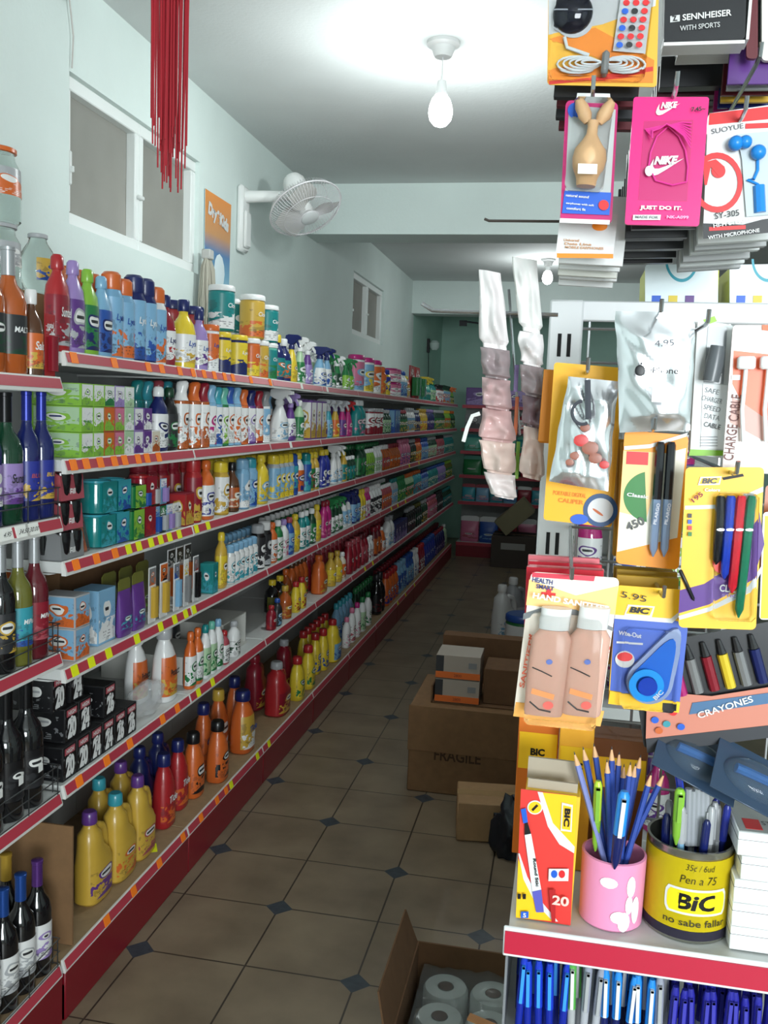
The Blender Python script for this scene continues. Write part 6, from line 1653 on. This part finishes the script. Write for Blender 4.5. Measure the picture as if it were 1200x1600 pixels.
def plate(w, h, z, a, off, m, c_=.008):
    bm = bmesh.new(); n = 16; g = []
    for j in range(7):
        v = -1+2*j/6; hw_ = w/2*(1-.10*abs(v)**4); g.append([bm.verts.new(((RT+off)*math.sin(a+hw_/RT*(-1+2*i/n)), -(RT+off)*math.cos(a+hw_/RT*(-1+2*i/n)), z+v*h/2)) for i in range(n+1)])
    for j in range(6):
        for i in range(n): bm.faces.new((g[j][i], g[j][i+1], g[j+1][i+1], g[j+1][i]))
    obj('logo_plate', bm, m, tin)
plate(.078, .034, .054, .10, .0019, w_); plate(.072, .028, .054, .10, .0022, mat((246, 222, 30), .35))
ttext('BiC', .021, .056, .054, .10, k_, bold=.035, shear=.15); ttext('no sabe fallar', .009, .082, .027, .10, mat((60, 56, 30), .5), bold=.01)
ttext('35¢ / 6ud', .010, .036, .098, .12, k_, bold=-.01, shear=.2); ttext('Pen a 75', .010, .046, .083, .10, k_, bold=-.01, shear=.2)
rnd = random.Random(21)
pc_ = [('grey', 'silver'), ('blue', 'navy'), ('silver', 'grey'), ('navy', 'royal'), ('lightblue', 'silver')]
for i in range(22):
    a = rnd.uniform(0, 2*PI); q = rnd.uniform(.006, .040); x = pt.x + q*math.cos(a); y = 1.20 + q*math.sin(a)
    top = rnd.uniform(.130, .165); m1, m2 = pc_[i % 5]
    r = empty('tin_pen', (x, y, ZS+.008), (rnd.uniform(-.08, .08), rnd.uniform(-.10, .10), rnd.uniform(0, 6))); tag(r, '', 'pen', 'pens standing in the yellow tin')
    r['label'] = '%s pen with %s cap standing in the yellow tin' % (m1, m2) if i < 5 else '%s pen with %s cap in the crowd inside the yellow tin' % (m1, m2)
    r['px'] = x
    bm = bmesh.new(); loft(bm, [R(0, .003), R(top*.70, .0042)], 8); obj('barrel', bm, mat(m1, .2), r)
    bm = bmesh.new(); loft(bm, [R(top*.7001, .0052), R(top*.97, .005), R(top, .003)], 10); bx(bm, .004, .0065, -.001, .001, top*.72, top*.95); obj('cap', bm, mat(m2, .2), r)
clip_pen(1058, 1196, 1072, 1300, 1.185, mat('royal', .2), mat((40, 70, 200), .2), mat('royal', .3), 'ballpoint_pen', 'tall blue pen leaning left out of the yellow tin')
clip_pen(1063, 1232, 1056, 1320, 1.165, mat('lime', .2), mat((140, 200, 60), .25), mat('lime', .3), 'ballpoint_pen', 'bright green clip pen at the front of the yellow tin', R_=.0065)
for rr_, lb in ((1088, 'grey gel pens banded together in the yellow tin'),):
    bm = bmesh.new()
    for k in range(5): 
        A, B = at(rr_-12+k*7, 1232+3*(k % 2), 1.18), at(rr_-14+k*7, 1320, 1.18); tube(bm, [tuple(B), tuple(A)], .0045, 8)
    o = obj('banded_pens', bm, mat((160, 164, 170), .25)); tag(o, lb, 'pens')
# 24 white box stack
for i in range(5):
    Y0 = 1.145; zb = ZS+.001 + i*.0305; xx = at(1146, 1400, Y0).x + (.006 if i == 3 else 0)
    r = empty('white_box', (xx+.06, Y0+.05, zb)); tag(r, ['lowest', 'second lowest', 'middle', 'second highest', 'topmost'][i] + ' white box in the stack beside the yellow tin' + (', print on lid' if i == 4 else ''), 'box', 'white boxes stacked on the pencil shelf')
    bm = bmesh.new(); bx(bm, -.06, .06, -.05, .05, 0, .030, .001); obj('carton_body', bm, mat((240, 242, 242), .45), r)
    bm = bmesh.new(); bx(bm, -.0605, .0605, -.0505, .0505, .020, .0205); obj('lid_seam', bm, mat((110, 112, 116), .5), r)
    if i == 4:
        bm = bmesh.new(); bx(bm, -.058, .058, -.048, .048, .0301, .0306); obj('lid_print', bm, mat((176, 180, 178), .4), r); bm = bmesh.new(); bx(bm, -.05, -.03, -.04, -.01, .0307, .031); bx(bm, .01, .055, -.045, .02, .0307, .031); obj('red_print', bm, red_, r)
        text('STAPLES', .012, k_, r, (-.008, -.02, .0312), rot=(-PI/2, 0, 0), fit=.04)
# 26 pens on the lower shelf
ZL = ZS-.175
def pen_row(px, Y, kind_, i):
    p = at(px, 1540, Y); h = {'blue': .125, 'clip': .122, 'stick': .118, 'grey': .13, 'green': .13}[kind_] + random.uniform(-.004, .004)
    r = empty('ballpoint_pen', (p.x, Y, ZL+.0005), (0, random.uniform(-.05, .05), 0)); g = 'pens standing on the lower rack shelf'; r['kindword'] = kind_; r['sx'] = p.x; r['sy'] = Y
    tag(r, '', 'pen', g)
    if kind_ == 'clip': m1, m2, mc = mat('navy', .2), mat((40, 140, 226), .3), w_
    elif kind_ == 'green': m1, m2, mc = mat('silver', .2), mat((90, 170, 80), .3), w_
    elif kind_ == 'grey': m1, m2, mc = mat((170, 172, 180), .2), mat((150, 154, 170), .25), mat('silver', .3)
    elif kind_ == 'stick': m1, m2, mc = mat((190, 196, 210), .2), mat((40, 40, 150), .25), mat((60, 60, 170), .3)
    else: m1, m2, mc = mat((20, 40, 150), .12), mat((30, 60, 190), .12), mat((60, 150, 230), .2)
    bm = bmesh.new(); loft(bm, [R(0, .0012), R(.012, .0045), R(h*.5, .0052)], 12); obj('barrel', bm, m1, r)
    bm = bmesh.new(); loft(bm, [R(h*.5001, .0055), R(h*.93, .0052), R(h, .0034)], 12); obj('upper_barrel', bm, m2, r)
    bm = bmesh.new(); bx(bm, -.0022, .0022, -.0095, -.0070, h*.52, h*.92, .0004); bx(bm, -.0022, .0022, -.0095, -.004, h*.89, h*.92); obj('clip', bm, mc, r)
    return r
PENS = []
seq = ['blue']*5 + ['green', 'grey', 'grey'] + ['clip']*5 + ['grey', 'stick'] + ['stick']*10
for rowi, Y in enumerate((1.145, 1.175, 1.21)):
    for i in range(24):
        px = 812 + i*17.2 + (8 if rowi == 1 else 0); PENS.append((rowi, i, pen_row(px, Y, seq[i % len(seq)], i)))
words = dict(blue='clear blue pen', clip='white-clipped blue pen', stick='blue-capped white pen', grey='grey pen', green='green pen')
for rowi in range(3):
    cnt_ = {}; rw = ['front row', 'middle row', 'back row'][rowi]
    for _, i, r in [q for q in PENS if q[0] == rowi]:
        k = r['kindword']; cnt_[k] = cnt_.get(k, 0)+1; j = cnt_[k]
        r['label'] = '%s %s from the left, %s, lower rack shelf' % (['first', 'second', 'third', 'fourth', 'fifth', 'sixth', 'seventh', 'eighth', 'ninth', 'tenth', 'eleventh', 'twelfth', 'thirteenth'][j-1], words[k], rw)
        del r['kindword'], r['sx'], r['sy']
tp_ = [o for o in bpy.data.objects if o.name.startswith('tin_pen')]
tp_.sort(key=lambda o: o['px']); c_ = {}
for o in tp_:
    b = o['label'].split(' pen with ')[0]; c_[b] = c_.get(b, 0)+1; o['label'] = '%s %s pen from the left inside the yellow tin' % (['first', 'second', 'third', 'fourth', 'fifth', 'sixth', 'seventh'][c_[b]-1], b); del o['px']

# rods and the strips of bagged goods hanging from them
bm = bmesh.new()
a, b = at(690, 486, 1.30), at(872, 492, 1.30)
tube(bm, [tuple(at(659, 474, 1.30)), tuple(at(676, 485, 1.30)), tuple(a), tuple(b)], .0028, 8)
PR('side_arm', bm, HK)
bm = bmesh.new(); tube(bm, [tuple(at(757, 342, 1.24)), tuple(at(764, 345, 1.24)), tuple(at(880, 346, 1.24))], .0018, 8); PR('side_arm', bm, mat((90, 84, 80), .3, .6))
bm = bmesh.new(); tube(bm, [tuple(at(795, 452, 1.31)), tuple(at(812, 680, 1.31))], .002, 6); PR('hanging_strip', bm, HK)
def bag_strip(outline, Y, label, seed, tints):
    # outline = list of (left px, right px, py) down the strip ; each link is its own small bag
    r = empty('bag_strip', at(outline[0][0], outline[0][2], Y)); tag(r, label, 'bags', 'bagged goods hanging from the rack arm'); O_ = r.location
    for k, (a, b) in enumerate(zip(outline, outline[1:])):
        bm = bmesh.new(); NX, NY = 18, 18; V = []
        for s in (-1, 1):
            g = []
            for j in range(NY+1):
                v = j/NY; l = a[0]*(1-v)+b[0]*v; rr_ = a[1]*(1-v)+b[1]*v; y = a[2]*(1-v)+b[2]*v
                if j > NY-2: l += 5; rr_ -= 5
                row_ = []
                for i in range(NX+1):
                    u = i/NX; p = at(l+(rr_-l)*u, y+(u-.5)*6, Y)
                    e = (4*u*(1-u))**.5*(min(1, .25+v*3))*(1 if v < .92 else .4)
                    n = NZ.noise(Vector((u*3+seed, v*3+k*4, s*1.5)))
                    dxn = NZ.noise(Vector((v*2+k*3, seed, u*.8)))*.0035; row_.append(bm.verts.new(p + Vector((dxn, s*.020*e*(.7+.8*n+.3*NZ.noise(Vector((u*4, v*3+k*2, seed)))), 0)) - O_))
                g.append(row_)
            V.append(g)
        for s in (0, 1):
            for j in range(NY):
                for i in range(NX): bm.faces.new((V[s][j][i], V[s][j][i+1], V[s][j+1][i+1], V[s][j+1][i]))
        for i in range(NX):
            for j in (0, NY): bm.faces.new((V[0][j][i], V[0][j][i+1], V[1][j][i+1], V[1][j][i]))
        for j in range(NY):
            for i in (0, NX): bm.faces.new((V[0][j][i], V[0][j+1][i], V[1][j+1][i], V[1][j][i]))
        obj('bag', bm, tints[k % len(tints)], r)
P1, P2, P3, P4_ = mat((232, 226, 226), .22), mat((150, 136, 138), .22), mat((206, 170, 168), .22), mat((214, 190, 180), .22)
bag_strip([(748, 782, 424), (750, 796, 545), (753, 798, 592), (754, 800, 640), (748, 806, 690), (756, 806, 740), (768, 808, 778)], 1.28, 'left strip of whitish crinkled bags hanging from the rack arm', 3, [P1, P2, mat((190, 160, 160), .22), P3, P4_, mat((226, 216, 214), .22)])
bag_strip([(800, 838, 404), (812, 848, 520), (812, 850, 572), (816, 852, 620), (818, 850, 668), (812, 850, 748)], 1.26, 'right strip of whitish crinkled bags hanging from the rack arm', 8, [mat((236, 234, 232), .22), P1, P2, mat((120, 100, 106), .25), P4_])
bm = bmesh.new(); tube(bm, [tuple(at(750, 646, 1.26)), tuple(at(738, 650, 1.26)), tuple(at(730, 668, 1.25)), tuple(at(724, 690, 1.25))], .003, 6); o = obj('white_ribbon', bm, mat((226, 228, 224), .4)); tag(o, 'white ribbon end dangling left of the bag strips', 'ribbon')
for i, (x, y0_, y1_, m_) in enumerate(((806, 620, 680, mat('orange', .4)), (808, 690, 748, mat('lime', .4)), (806, 570, 612, mat('lilac', .4)))):
    A, B = at(x-4, y1_, 1.30), at(x+5, y0_, 1.30); bm = bmesh.new(); bx(bm, 0, B.x-A.x, 0, .002, 0, B.z-A.z, .0005); o = obj('carded_item', bm, m_); o.location = A; tag(o, ['orange', 'lime green', 'lilac'][i] + ' card strip between the two bag strips', 'card', 'card strips between the bag strips')

# ------------------------------------------------------------------ written descriptions, made so each one singles a thing out
def write_labels():
    from collections import Counter, defaultdict
    ordn = ['first','second','third','fourth','fifth','sixth','seventh','eighth','ninth','tenth','eleventh','twelfth','thirteenth','fourteenth','fifteenth','sixteenth','seventeenth','eighteenth','nineteenth','twentieth']
    rows = defaultdict(list)
    for r, d in REG: rows[d['place']].append((d['y'], r, d))
    forms = []
    for pl, its in rows.items():
        its.sort(key=lambda t: t[0])
        for i, (y, r, d) in enumerate(its):
            K = KINDS[d['k']]; cw = CATWORD.get(d['k'], 'cap'); b, c = cn(d['body']), cn(d['cap'])
            if d['k'] == 'box': nm = '%s %s' % (b, d['special'] or 'carton'); full = nm
            else:
                nm = '%s %s' % (b, d['special'] or K['word']); full = '%s with %s %s' % (nm, c, cw)
            def short(t):
                return '%s %s' % (cn(t['body']), {'can': 'can', 'swan': 'spray', 'tub': 'tub', 'jug': 'jug', 'box': 'carton', 'pouch': 'pouch', 'pack': 'pack', 'candle': 'candle', 'spray': 'spray'}.get(t['k'], 'bottle'))
            A = '%s on the %s' % (full, pl)
            p = short(its[i-1][2]) if i else None; n = short(its[i+1][2]) if i+1 < len(its) else None
            if p and n: B = '%s, %s, between %s and %s' % (full, pl, p, n)
            elif n: B = '%s, %s, camera end before %s' % (full, pl, n)
            else: B = '%s, %s, far end after %s' % (full, pl, p)
            same = [q for q in its if (q[2]['k'], q[2]['body'], q[2]['cap'], q[2]['special']) == (d['k'], d['body'], d['cap'], d['special'])]
            j = [q[1] for q in same].index(r); o = ordn[j] if j < 20 else '%dth' % (j+1)
            C = '%s %s, %s, counting from the camera' % (o, full, pl)
            C2 = '%s %s, %s, counting from camera' % (o, full, pl.replace('of the ', 'of '))
            D = '%s %s on %s counting from camera' % (o, nm, pl.replace('of the ', 'of '))
            forms.append((r, [A, B, C, C2, D], '%s on the %s' % (K['plural'], pl)))
            r['category'] = K['cat']
    cnt = [Counter(f[1][i] for f in forms) for i in range(5)]; used = set()
    gc = Counter(f[2] for f in forms)
    for r, fs, g in forms:
        for i, s in enumerate(fs):
            if len(s.replace(',', '').split()) <= 16 and cnt[i][s] == 1 and s not in used: break
        used.add(s); r['label'] = s
        if gc[g] > 1: r['group'] = g
write_labels()
